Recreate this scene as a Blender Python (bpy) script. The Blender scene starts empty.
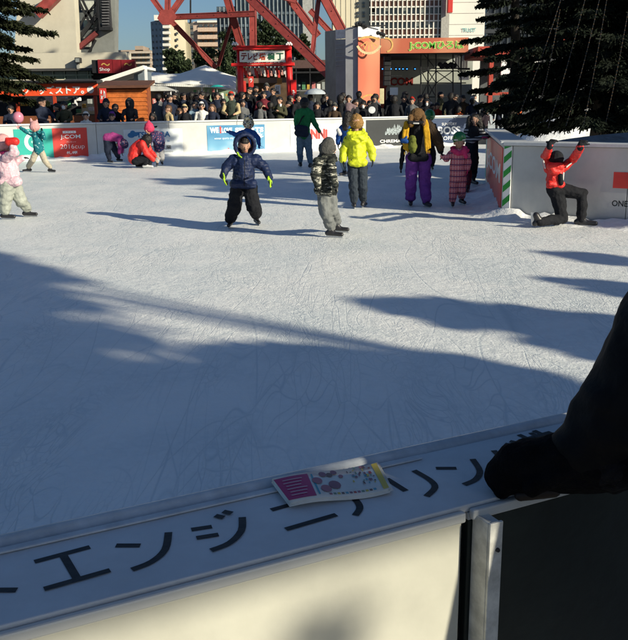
import bpy, math, random, numpy as np
from mathutils import Vector, Matrix
random.seed(7); RNG = np.random.default_rng(11)
sc = bpy.context.scene
col = sc.collection
R = math.radians

# ------------------------------------------------------------------ camera, sky, sun, exposure
F, CX, CY, H = 850.0, 314.0, 320.0, 1.65
PITCH, ROLL = math.atan(217.5 / F), R(-0.7)
cam_d = bpy.data.cameras.new('camera'); cam = bpy.data.objects.new('camera', cam_d); col.objects.link(cam)
CM = Matrix.Rotation(math.pi / 2 - PITCH, 3, 'X') @ Matrix.Rotation(ROLL, 3, 'Z')
cam.location = (0, 0, H); cam.rotation_euler = CM.to_euler()
cam_d.sensor_fit = 'HORIZONTAL'; cam_d.sensor_width = 36; cam_d.lens = F / 628 * 36
cam_d.clip_start = 0.05; cam_d.clip_end = 4000
sc.camera = cam
SUN_EL = R(21.0); SUN_AZ = math.atan2(0.8, -0.6)
w = bpy.data.worlds.new('World'); sc.world = w; w.use_nodes = True
nt = w.node_tree; bg = nt.nodes['Background']
sky = nt.nodes.new('ShaderNodeTexSky'); sky.sky_type = 'NISHITA'; sky.sun_disc = False
sky.sun_elevation = SUN_EL; sky.sun_rotation = SUN_AZ; sky.air_density = 1.0; sky.dust_density = 0.9; sky.ozone_density = 5.0
nt.links.new(sky.outputs[0], bg.inputs[0]); bg.inputs[1].default_value = 0.067
sl = bpy.data.lights.new('sun', 'SUN'); sl.energy = 5.0; sl.angle = R(0.55); sl.color = (1.0, 0.915, 0.71)
so = bpy.data.objects.new('sun', sl); col.objects.link(so)
sd = Vector((0.8 * math.cos(SUN_EL), -0.6 * math.cos(SUN_EL), math.sin(SUN_EL)))
so.rotation_euler = sd.to_track_quat('Z', 'Y').to_euler(); so.location = (8, -6, 20)
sc.view_settings.view_transform = 'Standard'; sc.view_settings.look = 'None'
sc.view_settings.exposure = 0.32; sc.view_settings.gamma = 1

# ------------------------------------------------------------------ geometry of the view
def ray(px, py): return CM @ Vector(((px - CX) / F, -(py - CY) / F, -1.0))
def at(px, py, Y):                      # real point seen at a pixel, at depth Y
    r = ray(px, py); return Vector((0, 0, H)) + r * (Y / r.y)
def G(px, py, z=0.0):                   # real point on a level plane
    r = ray(px, py); return Vector((0, 0, H)) + r * ((z - H) / r.z)
def hitplane(px, py, p, n):
    r = ray(px, py); return Vector((0, 0, H)) + r * ((p - Vector((0, 0, H))).dot(n) / r.dot(n))

# ------------------------------------------------------------------ materials
MATS = {}
def mat(name, c, rough=0.6, var=0.12, vs=6.0, bump=0.0, bs=40.0, metal=0.0, c2=None, spec=0.4):
    if name in MATS: return MATS[name]
    m = bpy.data.materials.new(name); m.use_nodes = True; t = m.node_tree; b = t.nodes['Principled BSDF']
    tc = t.nodes.new('ShaderNodeTexCoord')
    n = t.nodes.new('ShaderNodeTexNoise'); n.inputs['Scale'].default_value = vs; n.inputs['Detail'].default_value = 6; n.inputs['Roughness'].default_value = .65
    t.links.new(tc.outputs['Object'], n.inputs['Vector'])
    mx = t.nodes.new('ShaderNodeMix'); mx.data_type = 'RGBA'
    lo = c2 or tuple(max(0, v * (1 - var * 1.6)) for v in c); hi = tuple(min(1, v * (1 + var)) for v in c)
    mx.inputs[6].default_value = (*lo, 1); mx.inputs[7].default_value = (*hi, 1)
    cr = t.nodes.new('ShaderNodeMapRange'); cr.inputs[1].default_value = .35; cr.inputs[2].default_value = .65
    t.links.new(n.outputs[0], cr.inputs[0]); t.links.new(cr.outputs[0], mx.inputs[0]); t.links.new(mx.outputs[2], b.inputs['Base Color'])
    b.inputs['Roughness'].default_value = rough; b.inputs['Metallic'].default_value = metal; b.inputs['Specular IOR Level'].default_value = spec
    if bump:
        n2 = t.nodes.new('ShaderNodeTexNoise'); n2.inputs['Scale'].default_value = bs; n2.inputs['Detail'].default_value = 5
        t.links.new(tc.outputs['Object'], n2.inputs['Vector'])
        bp = t.nodes.new('ShaderNodeBump'); bp.inputs['Strength'].default_value = bump; bp.inputs['Distance'].default_value = .02
        t.links.new(n2.outputs[0], bp.inputs['Height']); t.links.new(bp.outputs[0], b.inputs['Normal'])
    MATS[name] = m; return m
def cloth(name, c, **k):
    k.setdefault('rough', .85); k.setdefault('bump', .5); k.setdefault('bs', 30); k.setdefault('vs', 9); k.setdefault('spec', .15)
    return mat(name, c, **k)

def patt(name, fn, rough=.8, bump=.4, bs=30):
    """material whose colour comes from fn(tree, object-coordinate socket) -> colour socket"""
    if name in MATS: return MATS[name]
    m = bpy.data.materials.new(name); m.use_nodes = True; t = m.node_tree; b = t.nodes['Principled BSDF']
    tc = t.nodes.new('ShaderNodeTexCoord')
    t.links.new(fn(t, tc.outputs['Object']), b.inputs['Base Color']); b.inputs['Roughness'].default_value = rough
    b.inputs['Specular IOR Level'].default_value = .2
    n2 = t.nodes.new('ShaderNodeTexNoise'); n2.inputs['Scale'].default_value = bs; t.links.new(tc.outputs['Object'], n2.inputs['Vector'])
    bp = t.nodes.new('ShaderNodeBump'); bp.inputs['Strength'].default_value = bump; bp.inputs['Distance'].default_value = .02
    t.links.new(n2.outputs[0], bp.inputs['Height']); t.links.new(bp.outputs[0], b.inputs['Normal'])
    MATS[name] = m; return m
def ramp(t, fac, stops, interp='CONSTANT'):
    r = t.nodes.new('ShaderNodeValToRGB'); r.color_ramp.interpolation = interp
    e = r.color_ramp.elements
    while len(e) < len(stops): e.new(.5)
    for i, (p, c) in enumerate(stops): e[i].position = p; e[i].color = (*c, 1)
    t.links.new(fac, r.inputs[0]); return r.outputs[0]
def noise_fac(t, v, scale, detail=3, sx=(1, 1, 1), dist=0.0):
    mp = t.nodes.new('ShaderNodeMapping'); mp.inputs['Scale'].default_value = sx; t.links.new(v, mp.inputs[0])
    n = t.nodes.new('ShaderNodeTexNoise'); n.inputs['Scale'].default_value = scale; n.inputs['Detail'].default_value = detail; n.inputs['Distortion'].default_value = dist
    t.links.new(mp.outputs[0], n.inputs['Vector']); return n.outputs[0]
def wave_fac(t, v, scale, axis='X', dist=0.0):
    n = t.nodes.new('ShaderNodeTexWave'); n.bands_direction = axis; n.inputs['Scale'].default_value = scale; n.inputs['Distortion'].default_value = dist
    t.links.new(v, n.inputs['Vector']); return n.outputs[1]
def mixc(t, f, a, b, mode='MIX'):
    mx = t.nodes.new('ShaderNodeMix'); mx.data_type = 'RGBA'; mx.blend_type = mode
    for s, v in ((0, f), (6, a), (7, b)):
        if isinstance(v, (tuple, list)): mx.inputs[s].default_value = (*v, 1)
        elif isinstance(v, (int, float)): mx.inputs[s].default_value = v
        else: t.links.new(v, mx.inputs[s])
    return mx.outputs[2]
def math_n(t, op, a, b=0.0):
    m = t.nodes.new('ShaderNodeMath'); m.operation = op
    for i, v in enumerate((a, b)):
        if isinstance(v, (int, float)): m.inputs[i].default_value = v
        else: t.links.new(v, m.inputs[i])
    return m.outputs[0]

# ice: pale, scratched all over by blades
def ice_mat():
    m = bpy.data.materials.new('rink_ice'); m.use_nodes = True; t = m.node_tree; b = t.nodes['Principled BSDF']
    v = t.nodes.new('ShaderNodeTexCoord').outputs['Object']
    big = noise_fac(t, v, .9, 6, (1, 1, 1), .8); mid = noise_fac(t, v, 5, 6)
    lines = None
    for i, (ang, sc_, st, thr) in enumerate(((20, 3.4, .14, .011), (75, 2.6, .10, .009), (-40, 4.3, .12, .014), (110, 5.2, .16, .018), (-10, 7.5, .2, .035), (50, 9.0, .18, .04), (30, 15, .34, .07), (100, 19, .3, .09))):
        mp = t.nodes.new('ShaderNodeMapping'); mp.inputs['Rotation'].default_value = (0, 0, R(ang)); mp.inputs['Scale'].default_value = (1, st, 1); mp.inputs['Location'].default_value = (i * 7.3, i * 3.1, 0)
        t.links.new(v, mp.inputs[0])
        wn = t.nodes.new('ShaderNodeTexNoise'); wn.inputs['Scale'].default_value = .9 + .3 * i; wn.inputs['Detail'].default_value = 1
        t.links.new(mp.outputs[0], wn.inputs['Vector'])
        ad = t.nodes.new('ShaderNodeVectorMath'); ad.operation = 'MULTIPLY_ADD'; ad.inputs[1].default_value = (.9, .9, 0)
        t.links.new(wn.outputs[1], ad.inputs[0]); t.links.new(mp.outputs[0], ad.inputs[2])
        vo = t.nodes.new('ShaderNodeTexVoronoi'); vo.feature = 'DISTANCE_TO_EDGE'; vo.inputs['Scale'].default_value = sc_
        t.links.new(ad.outputs[0], vo.inputs['Vector'])
        mr = t.nodes.new('ShaderNodeMapRange'); mr.inputs[1].default_value = 0; mr.inputs[2].default_value = thr; mr.inputs[3].default_value = 1; mr.inputs[4].default_value = 0
        t.links.new(vo.outputs[0], mr.inputs[0])
        msk = t.nodes.new('ShaderNodeMapRange'); msk.inputs[1].default_value = .52; msk.inputs[2].default_value = .62
        mnn = t.nodes.new('ShaderNodeTexNoise'); mnn.inputs['Scale'].default_value = 1.3; mnn.inputs['Detail'].default_value = 2; t.links.new(mp.outputs[0], mnn.inputs['Vector'])
        t.links.new(mnn.outputs[0], msk.inputs[0])
        l = math_n(t, 'MULTIPLY', mr.outputs[0], msk.outputs[0])
        lines = l if lines is None else math_n(t, 'MAXIMUM', lines, l)
    crust = noise_fac(t, v, 17, 8, (1, 1, 1), .6); fine = noise_fac(t, v, 55, 5)
    cr = t.nodes.new('ShaderNodeMapRange'); cr.inputs[1].default_value = .42; cr.inputs[2].default_value = .62; t.links.new(crust, cr.inputs[0])
    bigr = t.nodes.new('ShaderNodeMapRange'); bigr.inputs[1].default_value = .35; bigr.inputs[2].default_value = .66; t.links.new(big, bigr.inputs[0])
    c = mixc(t, bigr.outputs[0], (.70, .74, .75), (.87, .87, .85))
    c = mixc(t, math_n(t, 'MULTIPLY', cr.outputs[0], .5), c, (.88, .89, .88))
    c = mixc(t, math_n(t, 'MULTIPLY', lines, .42), c, (.42, .50, .55))
    t.links.new(c, b.inputs['Base Color'])
    ro = math_n(t, 'MULTIPLY_ADD', cr.outputs[0], .3); t.links.new(ro, b.inputs['Roughness'])
    ro.node.inputs[2].default_value = .42
    b.inputs['Specular IOR Level'].default_value = .35
    h = math_n(t, 'ADD', math_n(t, 'MULTIPLY', crust, .65), math_n(t, 'MULTIPLY', lines, -.16))
    h = math_n(t, 'ADD', h, math_n(t, 'MULTIPLY', fine, .45)); h = math_n(t, 'ADD', h, math_n(t, 'MULTIPLY', mid, .9))
    bp = t.nodes.new('ShaderNodeBump'); bp.inputs['Strength'].default_value = .6; bp.inputs['Distance'].default_value = .016
    t.links.new(h, bp.inputs['Height']); t.links.new(bp.outputs[0], b.inputs['Normal'])
    return m
M_ICE = ice_mat()
M_SNOW = mat('snow', (.84, .85, .86), .8, .06, 3, .8, 14, spec=.2)
M_WHITE = mat('white_board_plastic', (.50, .51, .50), .45, .05, 3, .05, 20)
M_CAP = mat('cap_plastic', (.56, .58, .60), .42, .05, 9, .08, 60)
M_CREAM = mat('cream_board_panel', (.48, .475, .41), .6, .09, 2.2, .12, 9)
M_ALU = mat('matte_plastic_rail', (.50, .53, .56), .6, .1, 20, .1, 60, spec=.25)
M_BLACK = mat('black_paint', (.014, .015, .018), .6, .2)
M_TAPE = mat('black_tape', (.012, .013, .016), .55, .15, 30, .1, 50)
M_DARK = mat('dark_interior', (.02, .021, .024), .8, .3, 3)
M_REDP = mat('tower_red_paint', (.30, .055, .048), .5, .16, 2.5, .15, 12)
M_REDS = mat('scarlet_paint', (.70, .02, .02), .45, .08, 4)
M_WOOD = mat('orange_wood', (.56, .15, .03), .6, .2, 4, .3, 30)
M_CONC = mat('cream_concrete', (.54, .505, .41), .75, .06, .8, .2, 6)
M_GCONC = mat('grey_concrete', (.20, .21, .20), .8, .12, 1.2, .3, 6)
M_ASPH = mat('plaza_paving', (.16, .155, .15), .9, .25, 1.0, .4, 10)
M_GLASS = mat('dark_glass', (.03, .045, .05), .12, .3, .6, spec=.7)
M_TENT = mat('tent_fabric', (.84, .83, .78), .7, .04, 1.5, .1, 4)
M_SKIN = mat('skin', (.44, .25, .17), .55, .08, 20)
M_HAIR = mat('black_hair', (.012, .009, .008), .5, .3, 50, .6, 60)
M_BROWNHAIR = mat('brown_hair', (.10, .05, .025), .55, .3, 50, .6, 60)
M_NEEDLE = mat('conifer_needles', (.010, .015, .009), .8, .45, 2.5, c2=(.004, .006, .004), spec=.15)
M_NEEDLE2 = mat('conifer_needles_olive', (.020, .024, .010), .75, .5, 2.5, c2=(.006, .009, .004), spec=.15)
M_LEAF = mat('evergreen_leaves', (.035, .05, .022), .7, .45, 1.0, c2=(.012, .02, .01), spec=.2)
M_BARK = mat('bark', (.022, .017, .013), .9, .3, 8, .8, 20)

# ------------------------------------------------------------------ builders
def tag(o, label=None, cat=None, group=None, kind=None):
    if label: o['label'] = label
    if cat: o['category'] = cat
    if group: o['group'] = group
    if kind: o['kind'] = kind
    return o
def thing(name, label, cat, loc=(0, 0, 0), group=None):
    o = bpy.data.objects.new(name, None); col.objects.link(o); o.location = loc; o.empty_display_size = .2
    return tag(o, label, cat, group)
def link(name, me, mats, parent=None, smooth=False, kind=None, bevel=0):
    """me is in WORLD coordinates; shift to the parent's origin so that the part sits under it"""
    if not isinstance(mats, (list, tuple)): mats = [mats]
    for m in mats: me.materials.append(m)
    o = bpy.data.objects.new(name, me); col.objects.link(o)
    if parent is not None:
        root = parent.get('_w') if False else None
        off = world_loc(parent)
        me.transform(Matrix.Translation(-off)); o.parent = parent
    if smooth: me.shade_smooth()
    if kind: o['kind'] = kind
    if bevel:
        b = o.modifiers.new('bevel', 'BEVEL'); b.width = bevel; b.segments = 2; b.limit_method = 'ANGLE'
    return o
def world_loc(o):
    v = Vector(o.location)
    while o.parent: o = o.parent; v = v + Vector(o.location)
    return v
class MB:
    def __init__(s): s.v = []; s.f = []; s.m = []
    def box(s, fr, u0, u1, v0, v1, n0, n1, mi=0):
        O, U, V, N = fr; b = len(s.v)
        for a, c, d in ((u0, v0, n0), (u1, v0, n0), (u1, v1, n0), (u0, v1, n0), (u0, v0, n1), (u1, v0, n1), (u1, v1, n1), (u0, v1, n1)):
            s.v.append(O + U * a + V * c + N * d)
        fl = [(0, 3, 2, 1), (4, 5, 6, 7), (0, 1, 5, 4), (1, 2, 6, 5), (2, 3, 7, 6), (3, 0, 4, 7)]
        if U.cross(V).dot(N) < 0: fl = [q[::-1] for q in fl]
        s.f += [tuple(b + i for i in q) for q in fl]; s.m += [mi] * 6
        return s
    def hexa(s, P, mi=0):              # 8 points, bottom ring then top ring
        b = len(s.v); s.v += [Vector(p) for p in P]
        s.f += [tuple(b + i for i in q) for q in ((0, 3, 2, 1), (4, 5, 6, 7), (0, 1, 5, 4), (1, 2, 6, 5), (2, 3, 7, 6), (3, 0, 4, 7))]; s.m += [mi] * 6
        return s
    def beam(s, a, b_, w1, w2=None, up=(0, 0, 1), mi=0):
        a, b_ = Vector(a), Vector(b_); w2 = w2 or w1; d = (b_ - a).normalized(); up = Vector(up)
        if abs(d.dot(up)) > .97: up = Vector((0, 1, 0))
        x = d.cross(up).normalized(); y = x.cross(d).normalized(); b = len(s.v)
        for p in (a, b_):
            for i, j in ((-1, -1), (1, -1), (1, 1), (-1, 1)): s.v.append(p + x * i * w1 / 2 + y * j * w2 / 2)
        s.f += [tuple(b + i for i in q) for q in ((0, 1, 2, 3), (7, 6, 5, 4), (0, 4, 5, 1), (1, 5, 6, 2), (2, 6, 7, 3), (3, 7, 4, 0))]; s.m += [mi] * 6
        return s
    def tube(s, pts, rs, n=8, mi=0):
        if isinstance(rs, (int, float)): rs = [rs] * len(pts)
        pts = [Vector(p) for p in pts]; b = len(s.v)
        for i, p in enumerate(pts):
            d = (pts[min(i + 1, len(pts) - 1)] - pts[max(i - 1, 0)]).normalized()
            up = Vector((0, 0, 1)) if abs(d.z) < .9 else Vector((0, 1, 0))
            x = d.cross(up).normalized(); y = d.cross(x)
            for k in range(n):
                a = 2 * math.pi * k / n; s.v.append(p + (x * math.cos(a) + y * math.sin(a)) * rs[i])
        for i in range(len(pts) - 1):
            for k in range(n):
                k2 = (k + 1) % n; s.f.append((b + i * n + k, b + i * n + k2, b + (i + 1) * n + k2, b + (i + 1) * n + k)); s.m.append(mi)
        s.f.append(tuple(b + k for k in range(n))[::-1]); s.f.append(tuple(b + (len(pts) - 1) * n + k for k in range(n))); s.m += [mi, mi]
        return s
    def poly(s, pts, mi=0):
        b = len(s.v); s.v += [Vector(p) for p in pts]; s.f.append(tuple(range(b, b + len(pts)))); s.m.append(mi); return s
    def ball(s, c, r, n=8, k=5, mi=0, sc_=(1, 1, 1)):
        pts = [(c[2] - r * sc_[2] * math.cos(math.pi * i / k), r * math.sin(math.pi * i / k)) for i in range(k + 1)]
        b = len(s.v)
        for z, q in pts:
            for j in range(n): s.v.append(Vector((c[0] + sc_[0] * max(q, 1e-4) * math.cos(2 * math.pi * j / n), c[1] + sc_[1] * max(q, 1e-4) * math.sin(2 * math.pi * j / n), z)))
        for i in range(k):
            for j in range(n):
                j2 = (j + 1) % n; s.f.append((b + i * n + j, b + i * n + j2, b + (i + 1) * n + j2, b + (i + 1) * n + j)); s.m.append(mi)
        return s
    def mesh(s, name='m'):
        me = bpy.data.meshes.new(name); me.from_pydata([tuple(v) for v in s.v], [], s.f)
        if any(s.m): me.polygons.foreach_set('material_index', s.m)
        me.update(); return me
    def build(s, name, mats, parent=None, **k): return link(name, s.mesh(name), mats, parent, **k)
Z = Vector((0, 0, 1)); X = Vector((1, 0, 0)); YV = Vector((0, 1, 0))
def frame(O, U, N=None):
    U = Vector(U).normalized(); N = U.cross(Z).normalized() if N is None else Vector(N)   # N points towards the viewer for U to the right
    return (Vector(O), U, Z.copy(), N)

def text(body, O, U, V, N, wid, hei, m, parent, name='lettering', bold=0.0, ext=.001, space=1.0):
    c = bpy.data.curves.new('t', 'FONT'); c.body = body; c.offset = bold; c.resolution_u = 3; c.space_character = space
    o = bpy.data.objects.new('t', c); col.objects.link(o)
    me = bpy.data.meshes.new_from_object(o.evaluated_get(bpy.context.evaluated_depsgraph_get()))
    bpy.data.objects.remove(o); bpy.data.curves.remove(c)
    n = len(me.vertices); a = np.empty(n * 3); me.vertices.foreach_get('co', a); a = a.reshape(-1, 3)
    mn, mx = a.min(0), a.max(0); s = (mx - mn); s[s < 1e-6] = 1
    a = (a - mn) / s * np.array([wid, hei, 0])
    Wm = np.array(O)[None] + a[:, :1] * np.array(U) + a[:, 1:2] * np.array(V) + np.array(N)[None] * ext
    me.vertices.foreach_set('co', Wm.ravel()); me.materials.clear(); me.update()
    return link(name, me, m, parent)

# organic bodies: overlapping tapered capsules fused into ONE skin
def capsule(mb, p, q, r1, r2, n=12):
    p, q = Vector(p), Vector(q); d = q - p; L = d.length
    if L < 1e-5: d = Vector((0, 0, 1)); L = 1e-5
    d = d / max(L, 1e-6); up = Vector((0, 0, 1)) if abs(d.z) < .9 else Vector((0, 1, 0))
    x = d.cross(up).normalized(); y = d.cross(x); b = len(mb.v); rings = []
    for k in range(5): a = -math.pi / 2 + math.pi / 2 * (k + (.12 if k == 0 else 0)) / 4; rings.append((p + d * r1 * math.sin(a), r1 * math.cos(a)))
    for k in range(5): a = math.pi / 2 * (k - (.12 if k == 4 else 0)) / 4; rings.append((q + d * r2 * math.sin(a), r2 * math.cos(a)))
    for c, r in rings:
        for j in range(n): t = 2 * math.pi * j / n; mb.v.append(c + (x * math.cos(t) + y * math.sin(t)) * r)
    for i in range(len(rings) - 1):
        for j in range(n): j2 = (j + 1) % n; mb.f.append((b + i * n + j, b + (i + 1) * n + j, b + (i + 1) * n + j2, b + i * n + j2))
    mb.f.append(tuple(b + j for j in range(n))); mb.f.append(tuple(b + (len(rings) - 1) * n + j for j in range(n))[::-1])
def vnoise(P, s, seed=0):
    q = P * s + seed * 17.3; i = np.floor(q).astype(np.int64); f = q - i; f = f * f * (3 - 2 * f); out = np.zeros(len(P))
    for dx in (0, 1):
        for dy in (0, 1):
            for dz in (0, 1):
                h = (i[:, 0] + dx) * 374761393 + (i[:, 1] + dy) * 668265263 + (i[:, 2] + dz) * 2147483647
                h = (h ^ (h >> 13)) * 1274126177; h = ((h ^ (h >> 16)) & 0xffff) / 65535.0
                out += h * (f[:, 0] if dx else 1 - f[:, 0]) * (f[:, 1] if dy else 1 - f[:, 1]) * (f[:, 2] if dz else 1 - f[:, 2])
    return out * 2 - 1
def grow(name, prims, voxel, parent, mats, smooth=4, disp=0.0, ds=14, quilt=0.0, qs=90, cut=None):
    """prims: (p, q, r1, r2, material index)"""
    mb = MB()
    for pr in prims: capsule(mb, *pr[:4])
    me = mb.mesh('tmp'); o = bpy.data.objects.new('tmp', me); col.objects.link(o)
    r = o.modifiers.new('r', 'REMESH'); r.mode = 'VOXEL'; r.voxel_size = voxel
    s = o.modifiers.new('s', 'SMOOTH'); s.iterations = smooth; s.factor = .6
    nm = bpy.data.meshes.new_from_object(o.evaluated_get(bpy.context.evaluated_depsgraph_get()))
    bpy.data.objects.remove(o); bpy.data.meshes.remove(me); nm.name = name
    n = len(nm.vertices); co = np.empty(n * 3); nm.vertices.foreach_get('co', co); co = co.reshape(-1, 3)
    if disp or quilt:
        no = np.empty(n * 3); nm.vertices.foreach_get('normal', no); no = no.reshape(-1, 3)
        d = disp * (vnoise(co * np.array([1, 1, 1.7]), ds, 1) + .5 * vnoise(co, ds * 2.3, 2))
        if quilt: d += quilt * (np.abs(np.sin(co[:, 2] * qs)) - .6)
        nm.vertices.foreach_set('co', (co + no * d[:, None]).ravel())
    if not isinstance(mats, (list, tuple)): mats = [mats]
    if len(mats) > 1:
        nf = len(nm.polygons); c = np.empty(nf * 3); nm.polygons.foreach_get('center', c); c = c.reshape(-1, 3)
        best = np.full(nf, 1e9); mi = np.zeros(nf, int)
        for p, q, r1, r2, k in prims:
            p = np.array(p); q = np.array(q); d = q - p; L = max(d @ d, 1e-12); tt = np.clip((c - p) @ d / L, 0, 1)
            dist = np.linalg.norm(c - p - tt[:, None] * d, axis=1) - (r1 + (r2 - r1) * tt)
            u = dist < best; best[u] = dist[u]; mi[u] = k
        nm.materials.clear()
        o = link(name, nm, mats, parent, smooth=True); nm.polygons.foreach_set('material_index', mi.astype(np.int32)); return o
    nm.materials.clear()
    return link(name, nm, mats, parent, smooth=True)
def hand_prims(w, d, nrm, s, curl=.5, thumb_side=1, mi=0):
    """five fingers; w wrist point, d direction, nrm palm normal, s hand length"""
    d = Vector(d).normalized(); nrm = Vector(nrm); nrm = (nrm - d * nrm.dot(d)).normalized(); sd_ = d.cross(nrm).normalized() * thumb_side; w = Vector(w)
    pr = []
    for k in range(4):
        off = sd_ * s * (.16 - .107 * k); a = w + off * .7; b = w + d * s * .5 + off
        pr.append((a, b, s * .09, s * .08, mi))
        L = s * (.42, .48, .45, .35)[k]; p = b; dd = d.copy()
        for j, fr in enumerate((.42, .32, .26)):
            dd = (dd + nrm * curl * .55).normalized(); q = p + dd * L * fr
            pr.append((p, q, s * (.062 - .006 * j), s * (.057 - .006 * j), mi)); p = q
    a = w + d * s * .12 + sd_ * s * .14; b = a + (d * .55 + sd_ * .75 + nrm * .15).normalized() * s * .24; c = b + (d * .85 + sd_ * .2 + nrm * curl * .5).normalized() * s * .22
    pr += [(a, b, s * .085, s * .07, mi), (b, c, s * .07, s * .058, mi)]
    return pr

# ------------------------------------------------------------------ ground
def sheet(name, x0, x1, y0, y1, z, m, nx=1, ny=1, fn=None):
    mb = MB(); b = 0
    for j in range(ny + 1):
        for i in range(nx + 1):
            x = x0 + (x1 - x0) * i / nx; y = y0 + (y1 - y0) * j / ny
            mb.v.append((x, y, z + (fn(x, y) if fn else 0)))
    for j in range(ny):
        for i in range(nx): a = j * (nx + 1) + i; mb.f.append((a, a + 1, a + nx + 2, a + nx + 1)); mb.m.append(0)
    return tag(mb.build(name, m, smooth=bool(fn)), kind='structure')
sheet('ground', -900, 900, -900, 900, -0.03, M_ASPH)
sheet('ice', -30, 30, 0.9, 42, 0.0, M_ICE)
# raised plaza behind the far barrier
BA = Vector((-9.4, 26.5, 0)); BU = Vector((13.7, 6.0, 0)).normalized(); BN = BU.cross(Z)   # BN towards the camera
def bar_uv(px, py): p = hitplane(px, py, BA, BN); return (p - BA).dot(BU), p.z
def barY(px): return hitplane(px, 120, BA, BN).y
mb = MB(); mb.box((BA, BU, Z, BN), -60, 90, -.02, .30, -120, -.16)
tag(mb.build('plaza_pavement', M_ASPH), kind='structure')

# ------------------------------------------------------------------ far barrier with its adverts
BT = 1.12
far = thing('rink_barrier', 'long white rink barrier with advert boards across the far side of the ice', 'barrier', BA)
fr = (BA, BU, Z, BN)
u = -16.0
while u < 17.2:
    e = min(u + 2.35, 17.2)
    MB().box(fr, u + .006, e - .006, 0, BT - .06, -.12, 0).build('panel', M_WHITE, far, bevel=.006)
    MB().box(fr, u + .003, e - .003, BT - .055, BT, -.20, .05).build('cap', M_CAP, far, bevel=.012)
    u = e
C_TEAL = mat('teal_print', (.02, .36, .30), .45, .04); C_RED = mat('red_print', (.60, .045, .035), .45, .05)
C_WHT = mat('white_print', (.80, .80, .80), .5, .02); C_NAVY = mat('navy_print', (.012, .035, .10), .45, .05)
C_BLKP = mat('black_print', (.012, .016, .02), .4, .1); C_BLUET = mat('blue_lettering', (.02, .14, .33), .5, .05)
C_PLATE = mat('grey_white_advert_film', (.58, .62, .65), .45, .04)
C_GREEN = mat('green_print', (.02, .28, .04), .5, .05)
def skyb(t, v):
    return ramp(t, noise_fac(t, v, .9, 2, (1, 1, 1.5)), [(.35, (.06, .22, .40)), (.55, (.16, .36, .52)), (.72, (.40, .52, .60))], 'LINEAR')
C_BLUEP = patt('blue_gradient_print', skyb, .45, 0)
def advert(label, x0, y0, x1, y1, m, hv=None):
    u0, z1 = bar_uv(x0, y0); u1, _ = bar_uv(x1, y0); z0 = bar_uv((x0 + x1) / 2, y1)[1] if hv is None else hv
    z1 = min(bar_uv((x0 + x1) / 2, y0)[1], BT - .08); z0 = max(z0, .05)
    o = MB().box(fr, u0, u1, z0, z1, .001, .012).build('advert_board', m, far, bevel=.003); o['label'] = label
    return o, u0, u1, z0, z1
def btext(o, s, A, fx0, fx1, fz0, fz1, m, bold=.0, n=.014):
    _, u0, u1, z0, z1 = A
    text(s, BA + BU * (u0 + (u1 - u0) * fx0) + Z * (z0 + (z1 - z0) * fz0), BU, Z, BN, (u1 - u0) * (fx1 - fx0), (z1 - z0) * (fz1 - fz0), m, o, 'lettering', bold, n)
A = advert('teal advert board with a white ring', 13, 129, 51.5, 159, C_TEAL); o = A[0]
uc = A[1] + (A[2] - A[1]) * .52; zc = (A[3] + A[4]) / 2 + .06
mb = MB(); n_ = 28
for k in range(n_):
    a0, a1 = 2 * math.pi * k / n_ + .25, 2 * math.pi * (k + .98) / n_ + .25
    if k > 24: continue
    mb.poly([BA + BU * (uc + r_ * math.cos(a)) + Z * (zc + r_ * math.sin(a)) + BN * .014 for r_, a in ((.30, a0), (.19, a0), (.19, a1), (.30, a1))][::-1])
mb.build('ring_emblem', C_WHT, o)
btext(o, 'PLAZA', A, .44, .58, .53, .6, C_WHT); btext(o, 'WINTER ICE LINK', A, .22, .8, .1, .15, C_WHT)
A = advert('red advert board with white J:COM lettering', 51.7, 128, 86.5, 157, C_RED); o = A[0]
MB().box(fr, A[1] + (A[2] - A[1]) * .3, A[1] + (A[2] - A[1]) * .68, A[3] + (A[4] - A[3]) * .82, A[3] + (A[4] - A[3]) * .9, .0125, .015).build('label_plate', C_WHT, o)
btext(o, 'スマイル', A, .34, .64, .835, .885, C_RED, .01, .017)
btext(o, 'J:COM', A, .22, .80, .60, .77, C_WHT, .01); btext(o, 'プレゼンツ', A, .38, .66, .50, .54, C_WHT)
btext(o, '2016cup', A, .20, .90, .24, .44, C_WHT, -.012); btext(o, '札幌', A, .36, .68, .10, .2, C_WHT, .01)
A = advert('black caption strip below the teal and red boards', 16, 159.3, 86.5, 162, C_BLKP, hv=.06); o = A[0]
btext(o, 'SAPPORO TV TOWER WHITE ILLUMINATION RINK 2016', A, .03, .97, .3, .7, C_WHT)
A = advert('pale advert board with blue lettering', 123, 129, 182, 158, C_PLATE); o = A[0]
btext(o, 'TSUKARA', A, .215, .79, .68, .90, C_BLUET, .035); btext(o, '総合建設業', A, .45, .78, .48, .57, C_BLUET); btext(o, '塚原工業', A, .40, .80, .20, .36, C_BLKP, .02)
btext(o, 'SAPPORO HOKKAIDO', A, .5, .82, .08, .13, C_BLKP)
mb = MB()
for (du, dz, rr) in ((0, 0, .12), (.13, .03, .10), (.05, .09, .08)):
    P_ = [BA + BU * (A[1] + .25 + du + rr * math.cos(t * math.pi / 8)) + Z * (A[3] + (A[4] - A[3]) * .78 + dz + .7 * rr * math.sin(t * math.pi / 8)) + BN * (.014 + dz * .01) for t in range(16)]
    mb.poly(P_)
mb.build('cloud_emblem', C_BLUET, o)
A = advert('blue advert board reading WE LOVE SPORTS', 206.5, 125, 264.5, 152, C_BLUEP); o = A[0]
btext(o, 'WE', A, .05, .20, .72, .93, C_WHT, .05); btext(o, '!', A, .215, .245, .70, .97, C_RED, .05); btext(o, 'LOVE', A, .25, .43, .72, .91, C_WHT, .05)
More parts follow.
